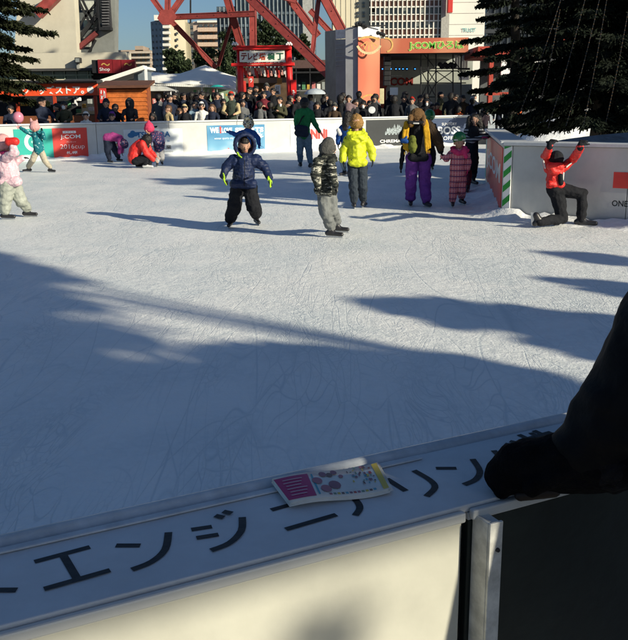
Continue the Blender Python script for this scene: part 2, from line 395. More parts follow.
btext(o, 'SPORTS', A, .48, .98, .72, .90, C_WHT, .05); btext(o, 'winter sports city', A, .12, .45, .46, .56, C_WHT); btext(o, 'SAPPORO', A, .66, .97, .08, .19, C_BLUET, .03)
btext(o, '●', A, .34, .37, .09, .16, C_RED)
mb = MB()
for k in range(7):
    a = .3 + k * .38; c = BA + BU * (A[1] + (A[2] - A[1]) * .87) + Z * (A[3] + (A[4] - A[3]) * .48) + BN * (.0145 + k * .0003)
    d = BU * math.cos(a) + Z * math.sin(a); q = BU * -math.sin(a) + Z * math.cos(a)
    mb.poly([c + d * .04, c + d * .13 + q * .05, c + d * .24, c + d * .13 - q * .02])
mb.build('wing_emblem', C_WHT, o)
A = advert('grey white advert board with red lettering', 290, 124, 340, 151, C_PLATE); o = A[0]
btext(o, 'NNi', A, .40, .74, .40, .80, C_RED, .06)
A = advert('black advert board with a white castle drawing', 366, 119.5, 428, 145.5, C_BLKP); o = A[0]
mb = MB()
for k in range(14):
    a = .30 + k * .027; hh = .12 + .16 * (1 - abs(k - 7) / 8) + .10 * ((k * 7) % 3) / 2
    b0 = BA + BU * (A[1] + (A[2] - A[1]) * a) + Z * (A[3] + (A[4] - A[3]) * (.42 + .05 * (k % 2))) + BN * .0145
    ww = (A[2] - A[1]) * .03; mb.poly([b0, b0 + BU * ww, b0 + BU * ww + Z * hh * .7, b0 + BU * ww * .5 + Z * hh, b0 + Z * hh * .7])
mb.build('castle_drawing', mat('grey_print', (.28, .33, .35), .5, .4, 20), o)
btext(o, 'CHREMAN', A, .22, .62, .12, .24, C_WHT, .02)
btext(o, 'HOTEL & RESORT', A, .65, .9, .13, .2, C_WHT)
A = advert('navy advert board reading BOSS COFFEE', 430, 118, 469, 144, C_NAVY); o = A[0]
btext(o, 'SUNTORY', A, .30, .68, .72, .82, C_WHT); btext(o, 'BOSS', A, .20, .78, .38, .68, C_WHT, .03); btext(o, 'COFFEE', A, .24, .74, .16, .30, C_WHT)

# snow scraped up against the far barrier
def bank(name, pts, wid, hei, m, seed, n=90, label=None):
    P_ = []; rr = random.Random(seed); mb = MB(); K = 7
    L = sum((Vector(pts[i + 1]) - Vector(pts[i])).length for i in range(len(pts) - 1))
    for i in range(n + 1):
        s = i / n * (len(pts) - 1); k = min(int(s), len(pts) - 2); p = Vector(pts[k]).lerp(Vector(pts[k + 1]), s - k)
        d = (Vector(pts[k + 1]) - Vector(pts[k])).normalized(); q = d.cross(Z)
        hh = hei * (.35 + .65 * abs(math.sin(i * .37 + seed) * math.sin(i * .13 + 1)) + rr.uniform(-.1, .2)); ww = wid * (.6 + .5 * rr.random())
        for j in range(K + 1):
            t = j / K; mb.v.append(p + q * (ww * t) + Z * (hh * (1 - t) ** 1.6 + rr.uniform(0, .03) * (1 - t) - .01 * (j == K)))
    for i in range(n):
        for j in range(K): a = i * (K + 1) + j; mb.f.append((a, a + 1, a + K + 2, a + K + 1)); mb.m.append(0)
    o = mb.build(name, m, smooth=True); return tag(o, label, kind='stuff')
bank('snow_drift', [BA + BU * -15, BA + BU * 17], .55, .16, M_SNOW, 1, 260)

# ------------------------------------------------------------------ island barrier on the right, around the big lit tree
IT = 1.08
C0 = G(504.5, 141.5, IT); C1 = G(487, 128.5, IT); C2 = G(628, 143.5, IT)
C0.z = C1.z = C2.z = 0
IU = (C2 - C0).normalized(); IN = IU.cross(Z); C3 = C0 + IU * 7.0
isl = thing('rink_barrier', 'white island barrier with green and white striped corner post, wrapped round the big tree', 'barrier', C0)
fi = (C0, IU, Z, IN); u = .13
for e in (1.75, 3.5, 5.2, 6.9):
    MB().box(fi, u + .004, e - .004, 0, IT - .06, -.1, 0).build('panel', M_WHITE, isl, bevel=.006)
    MB().box(fi, u + .002 - (.13 if u < .2 else 0), e - .002, IT - .055, IT, -.26, .05).build('cap', M_CAP, isl, bevel=.012); u = e
# corner post with diagonal stripes (real strips)
post = MB().box(fi, 0.012, .126, 0, IT - .06, -.1, .02).build('corner_post', C_WHT, isl, bevel=.004)
k = 0; z0 = -.05
while z0 < IT - .06:
    a, b = .013, .125; s = .17; P4 = [(a, z0), (b, z0 + .10), (b, z0 + .10 + s * .55), (a, z0 + s * .55)]
    P4 = [(uu, min(max(zz, .002), IT - .065)) for uu, zz in P4]
    MB().poly([C0 + IU * uu + Z * zz + IN * .023 for uu, zz in P4]).build('stripe', C_GREEN, post); z0 += .205
# left wall running back
LU = (C1 - C0).normalized(); LN = -(LU.cross(Z)); LL = (C1 - C0).length
if LN.x > 0: LN = -LN
fl_ = (C0, LU, Z, LN)
for a, b in ((.0, 2.0), (2.0, 4.0), (4.0, LL)):
    MB().box(fl_, a + .004, b - .004, 0, IT - .06, -.1, 0).build('panel', M_WHITE, isl, bevel=.006)
    MB().box(fl_, a + .004 + (.05 if a == 0 else 0), b - .002, IT - .055, IT - .002, -.34, .05).build('cap', M_CAP, isl, bevel=.012)
rp = MB().box(fl_, .15, LL - .6, .10, IT - .10, .001, .012).build('advert_board', C_RED, isl); rp['label'] = 'red advert board with white lettering'
text('J:COM', C0 + LU * (LL - .9) + Z * .35, -LU, Z, LN, LL - 1.4, .38, C_WHT, rp, 'lettering', .02, .015)
MB().box(fl_, LL - .55, LL - .1, .10, IT - .10, .001, .012).build('advert_board', C_TEAL, isl)
# red block and ONE on the front
def iuv(px, py): p = hitplane(px, py, C0, IN); return (p - C0).dot(IU), p.z
u0, z1 = iuv(614, 172); u1, _ = iuv(650, 172); _, z0 = iuv(614, 188)
MB().box(fi, u0, u1, z0, z1, .001, .006).build('red_block', C_RED, isl)
u0, z1 = iuv(612, 202); u1, z0 = iuv(627.5, 207)
text('ONE', C0 + IU * u0 + Z * z0, IU, Z, IN, u1 - u0, .08, C_BLKP, isl, 'lettering', .02, .002)
bank('snow_drift', [C0 + LU * 4, C0 + IN * .03, C3 + IN * .03], .50, .13, M_SNOW, 5, 150)
# grey ribbed sheeting laid over the inside of the island
mb = MB(); n_ = 90
for i in range(n_ + 1):
    u = .25 + 8.5 * i / n_; rip = .018 * math.sin(i * 1.9) + .01 * math.sin(i * .7)
    for j in range(9):
        t = j / 8; p = C0 + IU * (u + t * .9) + (-IN) * (.27 + t * 3.2) + Z * (.99 + .16 * t + rip + .03 * math.sin(u * 1.3 + t * 4)); mb.v.append(p)
for i in range(n_):
    for j in range(8): a = i * 9 + j; mb.f.append((a, a + 9, a + 10, a + 1)); mb.m.append(0)
tag(mb.build('tarpaulin', mat('grey_mesh_sheeting', (.14, .16, .18), .8, .25, 5, .4, 60), smooth=True), 'dark grey ribbed sheeting stretched behind the island barrier under the big tree', 'tarpaulin')

# ------------------------------------------------------------------ near barrier
NZ = 1.08
e_ = Vector((.8980, .4400, 0)).normalized(); nn = -e_.cross(Z)      # nn points on to the ice
if nn.y < 0: nn = -nn
O_ = Vector((-.358, .842, 0)); fn = (O_, e_, Z, nn)
ej = (G(465, 509, NZ) - O_).dot(e_)                                 # joint between the two boards
near = thing('rink_barrier', 'near white rink barrier with black katakana lettering on its flat top', 'barrier', O_)
MB().box(fn, -1.6, 2.6, NZ - .012, NZ, .006, .192).build('top_board', M_CAP, near, bevel=.002)
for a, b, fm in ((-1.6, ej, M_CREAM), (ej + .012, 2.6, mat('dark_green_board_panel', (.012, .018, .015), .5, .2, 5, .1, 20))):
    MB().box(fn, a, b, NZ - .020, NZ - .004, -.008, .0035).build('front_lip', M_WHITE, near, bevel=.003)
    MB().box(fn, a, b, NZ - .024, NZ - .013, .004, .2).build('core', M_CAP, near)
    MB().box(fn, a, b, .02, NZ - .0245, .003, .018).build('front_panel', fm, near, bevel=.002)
    MB().box(fn, a, b, 0, NZ - .0245, .185, .20).build('ice_panel', M_WHITE, near)
MB().tube([O_ + e_ * -1.6 + nn * .212 + Z * (NZ - .012), O_ + e_ * 2.6 + nn * .212 + Z * (NZ - .012)], .0185, 18).build('rail', M_ALU, near, smooth=True)
es = (G(411, 452, NZ) - O_).dot(e_)
MB().box(fn, -1.6, es, NZ + .001, NZ + .0045, .170, .184).build('trim_strip', M_ALU, near, bevel=.002)
# angle post in the joint
pz = NZ - .012
p0 = ej + .016
pb = MB(); pb.box(fn, p0 + .002, p0 + .025, 0, pz, -.040, -.035); pb.box(fn, p0 + .002, p0 + .007, 0, pz - .001, -.0345, .002)
pb.box(fn, p0 + .0075, p0 + .0245, pz - .012, pz - .003, -.0345, .0)
post = pb.build('angle_post', mat('weathered_white_metal', (.52, .52, .49), .5, .18, 30, .15, 40), near, bevel=.0012)
for zz in (NZ - .055, NZ - .215, NZ - .42, NZ - .62):
    mb = MB(); c = O_ + e_ * (p0 + .016) + Z * zz
    mb.tube([c + nn * -.0395, c + nn * -.0435], [.0035, .0028], 10); mb.build('screw', M_BLACK, post)
# katakana cut from black tape
K0 = Vector((-.311, .958, 0)); KD = Vector((.708, .413, 0)) / 7
ku = KD.normalized(); kv = -ku.cross(Z)
if kv.y < 0: kv = -kv
GLY = {'ト': [((.30, .95), (.30, .0)), ((.36, .62), (.85, .34))],
       'エ': [((.06, .92), (.94, .92)), ((.5, .92), (.5, .08)), ((.0, .08), (1., .08))],
       'ン': [((.08, .88), (.42, .68)), [(.06, .06), (.40, .12), (.72, .36), (.97, .84)]],
       'ジ': [((.06, .80), (.40, .72)), ((.02, .50), (.38, .42)), [(.06, .02), (.42, .08), (.76, .34), (.98, .74)], ((.60, 1.02), (.70, .88)), ((.78, 1.08), (.88, .94))],
       'ニ': [((.12, .84), (.88, .84)), ((.0, .12), (1., .12))],
       'ア': [[(.04, .92), (.95, .92), (.86, .72), (.62, .54)], [(.46, .70), (.44, .42), (.34, .18), (.12, .0)]],
       'リ': [((.16, .95), (.16, .36)), [(.82, .97), (.82, .50), (.70, .20), (.34, .0)]],
       'グ': [[(.34, .96), (.24, .70), (.04, .48)], [(.30, .80), (.82, .80), (.74, .46), (.54, .18), (.18, .0)], ((.76, 1.08), (.84, .92)), ((.94, 1.12), (1.02, .97))]}
GS = .082; TW = .0105
for i, ch in enumerate('トエンジニアリング'):
    c = G(*((-10, 592), (70, 567), (149, 549.5), (223, 531), (300, 513), (357, 499), (416, 484), (466, 471), (516, 457))[i], NZ)
    mb = MB(); lift = 0
    for st in GLY[ch]:
        pts = [c + ku * ((x - .5) * GS) + kv * ((y - .5) * GS * 1.05) for x, y in st]
        if len(pts) > 2:      # smooth the curved strokes
            fine = []
            for k in range(len(pts) - 1):
                pm, p1, p2, p3 = pts[max(k - 1, 0)], pts[k], pts[k + 1], pts[min(k + 2, len(pts) - 1)]
                for t in (0, .25, .5, .75): fine.append(.5 * ((2 * p1) + (p2 - pm) * t + (2 * pm - 5 * p1 + 4 * p2 - p3) * t * t + (3 * p1 - pm - 3 * p2 + p3) * t ** 3))
            fine.append(pts[-1])
            if ch not in ('ア', 'グ') or st[0] == (.46, .70): pts = fine
        L_, R_ = [], []
        for k, p in enumerate(pts):
            d = (pts[min(k + 1, len(pts) - 1)] - pts[max(k - 1, 0)]).normalized(); q = d.cross(Z) * TW / 2
            L_.append(p - q); R_.append(p + q)
        zt = NZ + .0006 + lift; lift += .00035
        for k in range(len(pts) - 1):
            a4 = [L_[k], R_[k], R_[k + 1], L_[k + 1]]
            mb.poly([Vector((p.x, p.y, zt)) for p in a4])
        mb.build('letter_stroke', M_TAPE, near); mb = MB()
q_ = G(545, 453, NZ); text('株', q_, ku, kv, Z, GS, GS, M_TAPE, near, 'letter', .03, .0008)

# ------------------------------------------------------------------ things behind the rink
def rect(px0, py0, px1, py1, Y):
    ym = (py0 + py1) / 2; xm = (px0 + px1) / 2
    return at(px0, ym, Y).x, at(px1, ym, Y).x, at(xm, py1, Y).z, at(xm, py0, Y).z
FW = (Vector((0, 0, 0)), X, Z, -YV)      # world frame: n = -y
def bx(mb, px0, py0, px1, py1, Y, dep, z0=None, mi=0):
    x0, x1, a, b = rect(px0, py0, px1, py1, Y); mb.box(FW, x0, x1, a if z0 is None else z0, b, -Y - dep, -Y, mi); return mb
def part(name, px0, py0, px1, py1, Y, dep, m, parent, z0=None, bevel=0, label=None):
    o = bx(MB(), px0, py0, px1, py1, Y, dep, z0).build(name, m, parent, bevel=bevel)
    if label: o['label'] = label
    return o
def ftext(s, px0, py0, px1, py1, Y, m, parent, bold=0, n=.01, name='lettering'):
    x0, x1, z0, z1 = rect(px0, py0, px1, py1, Y)
    return text(s, (x0, Y, z0), X, Z, -YV, x1 - x0, z1 - z0, m, parent, name, bold, n)
def base(px, Y, z=.3): p = at(px, 100, Y); return Vector((p.x, Y, z))
GZ = .30

# --- shop row on the left
Y = 36
shop = thing('shop_stall', 'red fronted goods stall with white katakana sign, left of the orange hut', 'stall', base(60, Y))
part('sign_board', -20, 83.5, 97.5, 96, Y, .15, mat('vermilion_sign', (.80, .09, .03), .45, .05), shop, bevel=.01)
sb = shop.children[0]
ftext('グ', 22, 85.5, 31, 94.5, Y - .01, C_WHT, sb, .03); ftext('ッズストア。', 38.5, 85.5, 84, 94.3, Y - .01, C_WHT, sb, .035)
mb = MB(); x0, x1, z0, z1 = rect(87, 86, 94, 93.5, Y); cx, cz, r_ = (x0 + x1) / 2, (z0 + z1) / 2, (x1 - x0) / 2
mb.poly([(cx + r_ * math.cos(t * math.pi / 9), Y - .012, cz + r_ * math.sin(t * math.pi / 9)) for t in range(18)]).build('disc_emblem', C_WHT, sb)
# corrugated black awning edge: real folds
mb = MB()
x0, x1, z0, z1 = rect(-20, 80.5, 97, 84, Y - .3)
n_ = 74
for i in range(n_):
    a = x0 + (x1 - x0) * i / n_; b = x0 + (x1 - x0) * (i + 1) / n_; m_ = (a + b) / 2
    mb.poly([(a, Y - .3, z0), (m_, Y - .3, z1 - .03), (m_, Y + .9, z1 + .04), (a, Y + .9, z0 + .08)]); mb.poly([(m_, Y - .3, z1 - .03), (b, Y - .3, z0), (b, Y + .9, z0 + .08), (m_, Y + .9, z1 + .04)])
mb.build('corrugated_roof', M_BLACK, shop)
for px in (-18, 18, 55.5, 96): part('frame_post', px - 1.4, 96, px + 1.4, 130, Y, .12, mat('shop_frame_red', (.45, .05, .02), .5), shop, GZ)
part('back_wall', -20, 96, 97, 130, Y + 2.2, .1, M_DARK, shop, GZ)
part('counter', -20, 116, 97, 130, Y + .15, .5, mat('counter_wood', (.20, .07, .03), .6), shop, GZ)
rr = random.Random(3)
shelfm = [C_WHT, mat('goods_yellow', (.55, .35, .06)), mat('goods_grey', (.3, .33, .33)), mat('goods_pink', (.6, .2, .2)), mat('goods_green', (.1, .28, .14))]
for (a, b, c, d, k) in ((46, 97, 53.5, 105, 0), (60, 97, 66, 99.5, 0), (68, 96.5, 73, 98.5, 2), (76, 97, 80, 101, 0), (72, 103, 76, 106, 2), (87, 99, 91, 104, 2), (76, 109, 80, 113, 4), (57, 109, 62, 113, 3), (88, 107, 94, 111, 0), (20, 99, 27, 106, 1), (74, 99, 76, 106, 0), (82, 104, 85, 108, 1), (63, 101, 70, 108, 4)):
    part('goods', a, b, c, d, Y + 1.5, .25, shelfm[k], shop, bevel=.02)

# --- orange hut of horizontal boards, each board built
Y = 35
hut = thing('wooden_hut', 'orange hut of horizontal boards with a dark eave, right of the red goods stall', 'hut', base(125, Y))
x0, x1, z0, z1 = rect(104, 85, 147.5, 122, Y)
MB().box(FW, x0 + .03, x1 - .03, GZ, z1, -Y - 1.0, -Y - .05).build('wall', mat('hut_backing', (.25, .07, .02), .8), hut)
nb = 12; bh = (z1 - .15 - GZ) / nb
for k in range(nb):
    mb = MB(); za = GZ + k * bh; mb.hexa([(x0, Y - .035, za), (x1, Y - .035, za), (x1, Y + .04, za), (x0, Y + .04, za), (x0, Y - .01, za + bh * .94), (x1, Y - .01, za + bh * .94), (x1, Y + .04, za + bh * .94), (x0, Y + .04, za + bh * .94)])
    mb.build('siding_board', M_WOOD, hut)
mb = MB(); mb.hexa([(x0 - .15, Y - .3, z1 - .12), (x1 + .15, Y - .3, z1 - .12), (x1 + .15, Y + 1.1, z1 + .1), (x0 - .15, Y + 1.1, z1 + .1), (x0 - .15, Y - .3, z1 - .02), (x1 + .15, Y - .3, z1 - .02), (x1 + .15, Y + 1.1, z1 + .2), (x0 - .15, Y + 1.1, z1 + .2)]); mb.build('roof', mat('hut_roof', (.12, .05, .03), .7), hut)
pp = part('poster', 99.5, 88, 106.5, 103, Y - .3, .02, C_RED, hut)
ftext('祭り', 100.5, 90, 105.5, 100, Y - .31, C_WHT, pp, .04)
part('corner_board', 146.6, 86, 148.6, 122, Y - .02, .14, mat('hut_corner', (.30, .08, .03), .6), hut, GZ)

# --- white lean-to canopy over the hut
Y = 37
cn = thing('awning', 'sloping white lean-to roof rising to a post above the orange hut', 'awning', base(122, Y))
a = at(97, 83.5, Y); b = at(145, 67.5, Y)
MB().beam(a, b, .5, .16, up=(0, 0, 1)).build('roof_edge', M_TENT, cn)
MB().hexa([(a.x, Y + .26, a.z - .05), (b.x, Y + .26, b.z - .05), (b.x, Y + 2.5, b.z - .05), (a.x, Y + 2.5, a.z - .05), (a.x, Y + .26, a.z + .05), (b.x, Y + .26, b.z + .05), (b.x, Y + 2.5, b.z + .05), (a.x, Y + 2.5, a.z + .05)]).build('roof_sheet', M_TENT, cn)
x0, x1, z0, z1 = rect(134, 70, 144, 86, Y + .4)
MB().poly([(x0, Y + .4, z0), (x1, Y + .4, z0), (x1, Y + .4, z1 + .1), (x0, Y + .4, z1 - .18)]).poly([(x1, Y + .4, z0), (x1, Y + 2.2, z0), (x1, Y + 2.2, z1), (x1, Y + .4, z1 + .1)]).build('side_sheet', mat('grey_blue_sheet', (.16, .20, .24), .6), cn)
MB().beam(at(145.5, 66, Y), Vector((at(145.5, 66, Y).x, Y, GZ)), .10).build('post', C_WHT, cn)

# --- tower base building
Y = 46
tb = thing('tower_base_building', 'low cream building at the foot of the tower, with green glass and a dark lobby', 'building', base(70, Y, 0))
part('parapet', -30, 53, 126, 68.5, Y, 1.4, M_CONC, tb)
part('ledge', -30, 68.7, 126, 71, Y - .25, 1.4, mat('dark_fascia', (.06, .06, .06), .6), tb)
part('glass_wall', -30, 71, 93, 125, Y + .4, .1, mat('green_glass', (.05, .11, .08), .15, .4, .4, spec=.7), tb, 0)
for i in range(11): px = -26 + i * 11.5; part('mullion', px, 71, px + .9, 125, Y + .3, .08, mat('pale_green_frame', (.25, .32, .26), .5), tb, 0)
part('transom', -30, 75, 93, 76.2, Y + .28, .08, mat('pale_green_frame', (.25, .32, .26), .5), tb)
part('transom', -30, 79.5, 93, 81, Y + .28, .08, mat('cream_trim', (.55, .52, .42), .5), tb)
lamp = part('floodlight', 74.5, 57.5, 80, 63, Y - .5, .4, M_BLACK, tb, bevel=.03); part('lamp_glass', 75.3, 58.3, 79.2, 62.2, Y - .52, .015, mat('grey_lens', (.22, .24, .24), .3), lamp)
part('lamp_bracket', 76.6, 63, 78.6, 69, Y - .3, .3, mat('bracket_grey', (.3, .3, .28)), tb)
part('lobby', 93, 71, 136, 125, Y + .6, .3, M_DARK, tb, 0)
sg = thing('shop_sign', 'burgundy box sign reading shop, above the dark lobby behind the orange hut', 'sign', base(112, Y - 1, 4))
part('sign_box', 92, 60, 98, 73, Y - 1.2, 1.1, M_BLACK, sg)
for a, b in ((98, 112.4), (112.8, 121), (121.4, 135)): part('sign_panel', a, 59.5 + (a - 98) * .01, b, 73.2, Y - 1.3, .3, mat('burgundy_print', (.20, .012, .018), .5), sg)
ftext('Shop', 99.6, 67.6, 110, 71.8, Y - 1.31, C_WHT, sg, .0); ftext('〜', 101, 63, 110, 66, Y - 1.31, mat('gold_print', (.5, .3, .08)), sg, .02); ftext('〜', 124, 63, 132, 66, Y - 1.31, mat('gold_print', (.5, .3, .08)), sg, .02)

# --- tower foot: cream pier, dark stair well, grey pier
pier = thing('tower_pier', 'tall cream concrete pier carrying the tower stairs, behind the left conifer', 'tower pier', base(60, 50, 4))
def taper(mb, tl, tr, bl, br, yt, yb, Y, dep):
    a, b, c, d = at(bl, yb, Y), at(br, yb, Y), at(tr, yt, Y), at(tl, yt, Y)
    D = Vector((0, dep, 0)); mb.hexa([a, b, b + D, a + D, d, c, c + D, d + D]); return mb
taper(MB(), 20, 72.5, 14, 77, -30, 53, 50, .9).build('cream_pier', M_CONC, pier)
taper(MB(), 113, 115, 91, 114.5, -30, 54, 51, 1).build('grey_pier', M_GCONC, pier)
taper(MB(), 96, 111, 91, 113, -30, 54, 51.5, .8).build('grey_pier', M_GCONC, pier)
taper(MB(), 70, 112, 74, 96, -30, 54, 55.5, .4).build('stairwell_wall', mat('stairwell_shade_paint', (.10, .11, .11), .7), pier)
st = thing('fire_escape', 'dark steel stair tower between the cream pier and the grey pier', 'staircase', base(100, 50.5, 4))
mb = MB()
for a, b, wd in (((76, -5), (89, 22), .12), ((80, -5), (94, 24), .12), ((74, 45), (98, 14), .22), ((76, 50), (101, 25), .22), ((83, 20), (97, 2), .12), ((78, 30), (84, 18), .1), ((88, 54), (96, 40), .12)):
    mb.beam(at(*a, 51), at(*b, 51), wd)
mb.build('stair_frame', M_BLACK, st)
mb = MB(); mb.beam(at(79, 48, 50.8), at(97, 33, 50.8), .4, .25).build('red_stringer', mat('rust_red', (.16, .03, .03), .6), st)
part('stair_box', 101, -12, 109.5, 28, 50.6, 1.2, mat('stair_black', (.03, .03, .035), .6), st)
for k in range(13): part('step', 102, -10 + k * 2.8, 108.8, -9.2 + k * 2.8, 50.5, .12, mat('stair_grey', (.16, .16, .17), .6), st)
part('landing', 99, 27, 110.5, 30, 50.4, 1.5, M_BLACK, st)
part('hand_rail', 97.6, -10, 98.6, 28, 50.5, .1, M_BLACK, st); part('hand_rail', 96, -10, 96.8, 18, 50.5, .1, M_BLACK, st)
part('window', 81, 1, 93.5, 10, 55.3, .15, mat('pale_window', (.55, .57, .50), .3), pier)
fr_ = part('window', 83, 19, 95, 27.5, 55.3, .12, mat('window_rim', (.42, .44, .42), .4), pier); part('pane', 83.8, 20, 94.2, 26.6, 55.2, .04, M_GLASS, fr_)
part('window', 84, 37, 96, 47, 55.3, .1, mat('litter_grey', (.30, .30, .27), .6, .5, 4), pier)

# --- steel tower legs
tw = thing('steel_tower', 'red lattice legs of the television tower rising behind the torii gate', 'tower', base(250, 52, 0))
def girder(a, b, wd, Y0=52, Y1=None, dp=None):
    Y1 = Y1 or Y0; p, q = at(*a, Y0), at(*b, Y1); w_ = wd * (Y0 + Y1) / 2 / F
    d = (q - p).normalized(); side = d.cross(YV).normalized(); dep = Vector((0, dp or w_ * 1.1, 0)); P8 = []
    o = MB().hexa([p - side * w_ / 2, p + side * w_ / 2, p + side * w_ / 2 + dep, p - side * w_ / 2 + dep, q - side * w_ / 2, q + side * w_ / 2, q + side * w_ / 2 + dep, q - side * w_ / 2 + dep]).build('girder', M_REDP, tw)
    mb = MB()                                  # cover strips and rivet lines
    for s in (-1, 1):
        e = side * s * w_ * .42; t = side * w_ * .07
        mb.hexa([p + e - t - YV * .03, p + e + t - YV * .03, p + e + t, p + e - t, q + e - t - YV * .03, q + e + t - YV * .03, q + e + t, q + e - t])
    L = (q - p).length; k = 0
    while k * 1.1 < L: mb.ball(p + d * k * 1.1 - YV * .02, w_ * .07, 5, 3); k += 1
    mb.build('flange', M_REDP, o)
girder((56, -6), (36, 14), 9, 49)
girder((149, -6), (167, 19), 5, 54); girder((167.5, -6), (167, 17), 5, 54.2); girder((184, -6), (168, 17), 5, 54.4)
girder((165, 17.2), (255, 13.5), 5.2, 54.8, 53); girder((167, 17), (216, 68), 4.6, 55.5, 57); girder((225, -8), (241.5, 48), 7, 53, 54.5)
girder((231, 24), (218, 66), 3, 56, 57.5); girder((252.5, -8), (253, 47), 6.5, 55); girder((240, -12), (339, 84), 9, 51, 47)
girder((285, -8), (318, 36), 7.5, 50.5); girder((296, 1), (268, -7), 4, 50); girder((319.5, -8), (312, 56), 4.4, 49); girder((322, -8), (343, 32), 9, 48.5); girder((310, 10), (336, 38), 5, 51.5)
g = MB(); c = at(167, 17, 53.8); g.poly([c + Vector((.6 * math.cos(t), 0, .5 * math.sin(t))) for t in (0, .9, 2.2, 3.3, 4.2, 5.2)]); g.build('gusset_plate', M_REDP, tw)

# --- torii gate
Y = 41; RD = M_REDS
to = thing('torii_gate', 'bright red wooden gate with a white signboard of Japanese lettering', 'gate', base(265, Y))
for px, pb in ((239.5, 240), (288, 291)):
    a = at(px, 48, Y); b = at(pb, 100, Y); MB().tube([(b.x, Y + .2, GZ), (a.x, Y + .2, a.z)], .15, 12).build('post', RD, to, smooth=True)
part('top_rail', 232.5, 46.5, 291.5, 49.6, Y - .1, .6, RD, to, bevel=.02); part('top_cap', 236, 45.4, 289, 46.7, Y - .2, .8, RD, to, bevel=.02)
part('cross_rail', 231, 62.8, 294.5, 66, Y - .05, .5, RD, to, bevel=.02)
s = part('signboard', 239.5, 51, 284.6, 62, Y - .06, .08, mat('sign_white_enamel', (.82, .80, .72), .5, .02), to, bevel=.01)
for body_, a, b, m in (('テ', 241, 247, mat('maroon_print', (.22, .02, .02))), ('レ', 248, 252.5, mat('maroon_print', (0, 0, 0))), ('ビ', 253.5, 258, mat('maroon_print', (0, 0, 0))), ('塔', 259, 266, mat('orange_red_print', (.60, .08, .03))), ('横', 267.5, 275, mat('deep_green_print', (.01, .10, .05))), ('丁', 276.5, 283.5, mat('deep_green_print', (0, 0, 0)))):
    ftext(body_, a, 53, b, 60, Y - .07, m, s, .03)
ftext('YOKOCHO SAPPORO', 247, 63.8, 280, 65, Y - .065, mat('gold_pale_print', (.7, .45, .3)), to, .01)
part('side_banner', 291, 80, 296.5, 101, Y, .03, RD, to); ftext('み', 292, 90, 295.6, 97, Y - .01, C_WHT, to.children[-1], .05)
for (px, s_) in ((235, 1), (289, 1)):
    mb = MB()
    for k in range(5): c = at(px - 2.4 + k * 1.2, 44.5 - (k % 2) * 1.4, Y); mb.ball(c, .055, 6, 4)
    mb.build('light_cluster', C_WHT, to)
# rows of small pennants hanging under the gate: countable, one part each
for rw, (pya, pyb) in enumerate(((67, 73.5), (70, 78))):
    for k in range(15):
        px = 236 + k * 3.6 + rw * 1.6 + ((k * 5) % 3) * .3
        p = at(px, pya + (k * 3 % 4) * .3, Y + .6 + rw * .8); hgt = .24 + .05 * (k % 3)
        mb = MB(); mb.hexa([p + Vector((.02, 0, -hgt)), p + Vector((.13, 0, -hgt)), p + Vector((.13, .01, -hgt)), p + Vector((.02, .01, -hgt)), p + Vector((-.02, .0, 0)), p + Vector((.09, 0, 0)), p + Vector((.09, .01, 0)), p + Vector((-.02, .01, 0))])
        mb.build('pennant', [mat('pennant_pink', (.55, .28, .25)), mat('pennant_white', (.6, .6, .6)), C_RED][k % 3], to)
# food stall behind the gate
Y = 46
fs = thing('food_stall', 'dim wooden food stall with lanterns seen through the red gate', 'stall', base(265, Y))
part('back_wall', 240, 72, 290, 125, Y + 2.5, .2, mat('stall_brown', (.10, .06, .035), .8, .3, 2), fs, GZ); part('roof', 236, 68, 292, 74, Y, 2.5, mat('stall_roof', (.05, .035, .03), .7), fs)
part('fascia_board', 243, 78, 288, 83, Y - .1, .1, mat('fascia_brown', (.16, .10, .07), .7), fs); part('counter', 243, 106, 288, 125, Y, .6, mat('stall_counter', (.09, .05, .03), .7), fs, GZ)
for (a, b, c, d, m) in ((248.5, 76.5, 253.5, 87.5, C_RED), (243, 81, 246, 92, C_RED), (275, 85, 280.5, 94.5, C_WHT), (277, 78, 282, 84, mat('amber_lacquer', (.35, .15, .03)))):
    s = part('banner', a, b, c, d, Y - .5, .05, m, fs, bevel=.01)
    if m is C_RED and a > 245: ftext('ラーメン'[0:1], a + 1, b + 2, c - 1, d - 5, Y - .51, C_WHT, s, .03)
    if m is C_WHT: ftext('酒', a + 1, b + 1.5, c - 1, b + 5, Y - .51, C_BLKP, s, .03); ftext('処', a + 1, b + 5.5, c - 1, b + 9, Y - .51, C_BLKP, s, .03)
# --- dark pavilion right of the gate
Y = 55
pv = thing('pavilion', 'dark open frontage under the tower legs, between the red gate and the grey sheeted tower', 'pavilion', base(312, Y))
part('back_wall', 290, 68, 345, 125, Y + 3, .2, mat('pavilion_dark', (.05, .052, .05), .7, .3), pv, GZ); part('roof', 288, 60, 345, 68, Y, 3, mat('pavilion_brown', (.10, .055, .05), .7), pv)
for px in (296, 309.8, 325): part('post', px, 68, px + 1.1, 125, Y, .2, M_BLACK, pv, GZ)
part('beam', 290, 71.5, 330, 73.2, Y - .02, .2, M_BLACK, pv); part('beam', 290, 90, 330, 91.2, Y - .02, .2, mat('pavilion_grey', (.2, .2, .2)), pv)
for k in range(6): part('shelf_goods', 297 + k * 5, 84 - (k % 2) * 2, 300.5 + k * 5, 89.5, Y + 1.5, .2, shelfm[(k * 2 + 2) % 5], pv)
um = thing('umbrella', 'open pale translucent umbrella above the crowd, left of the grey sheeted tower', 'umbrella', (0, 0, 0))
c = at(315, 96, 36); um.location = c
mb = MB(); n_ = 16; K = 6; rU = .46
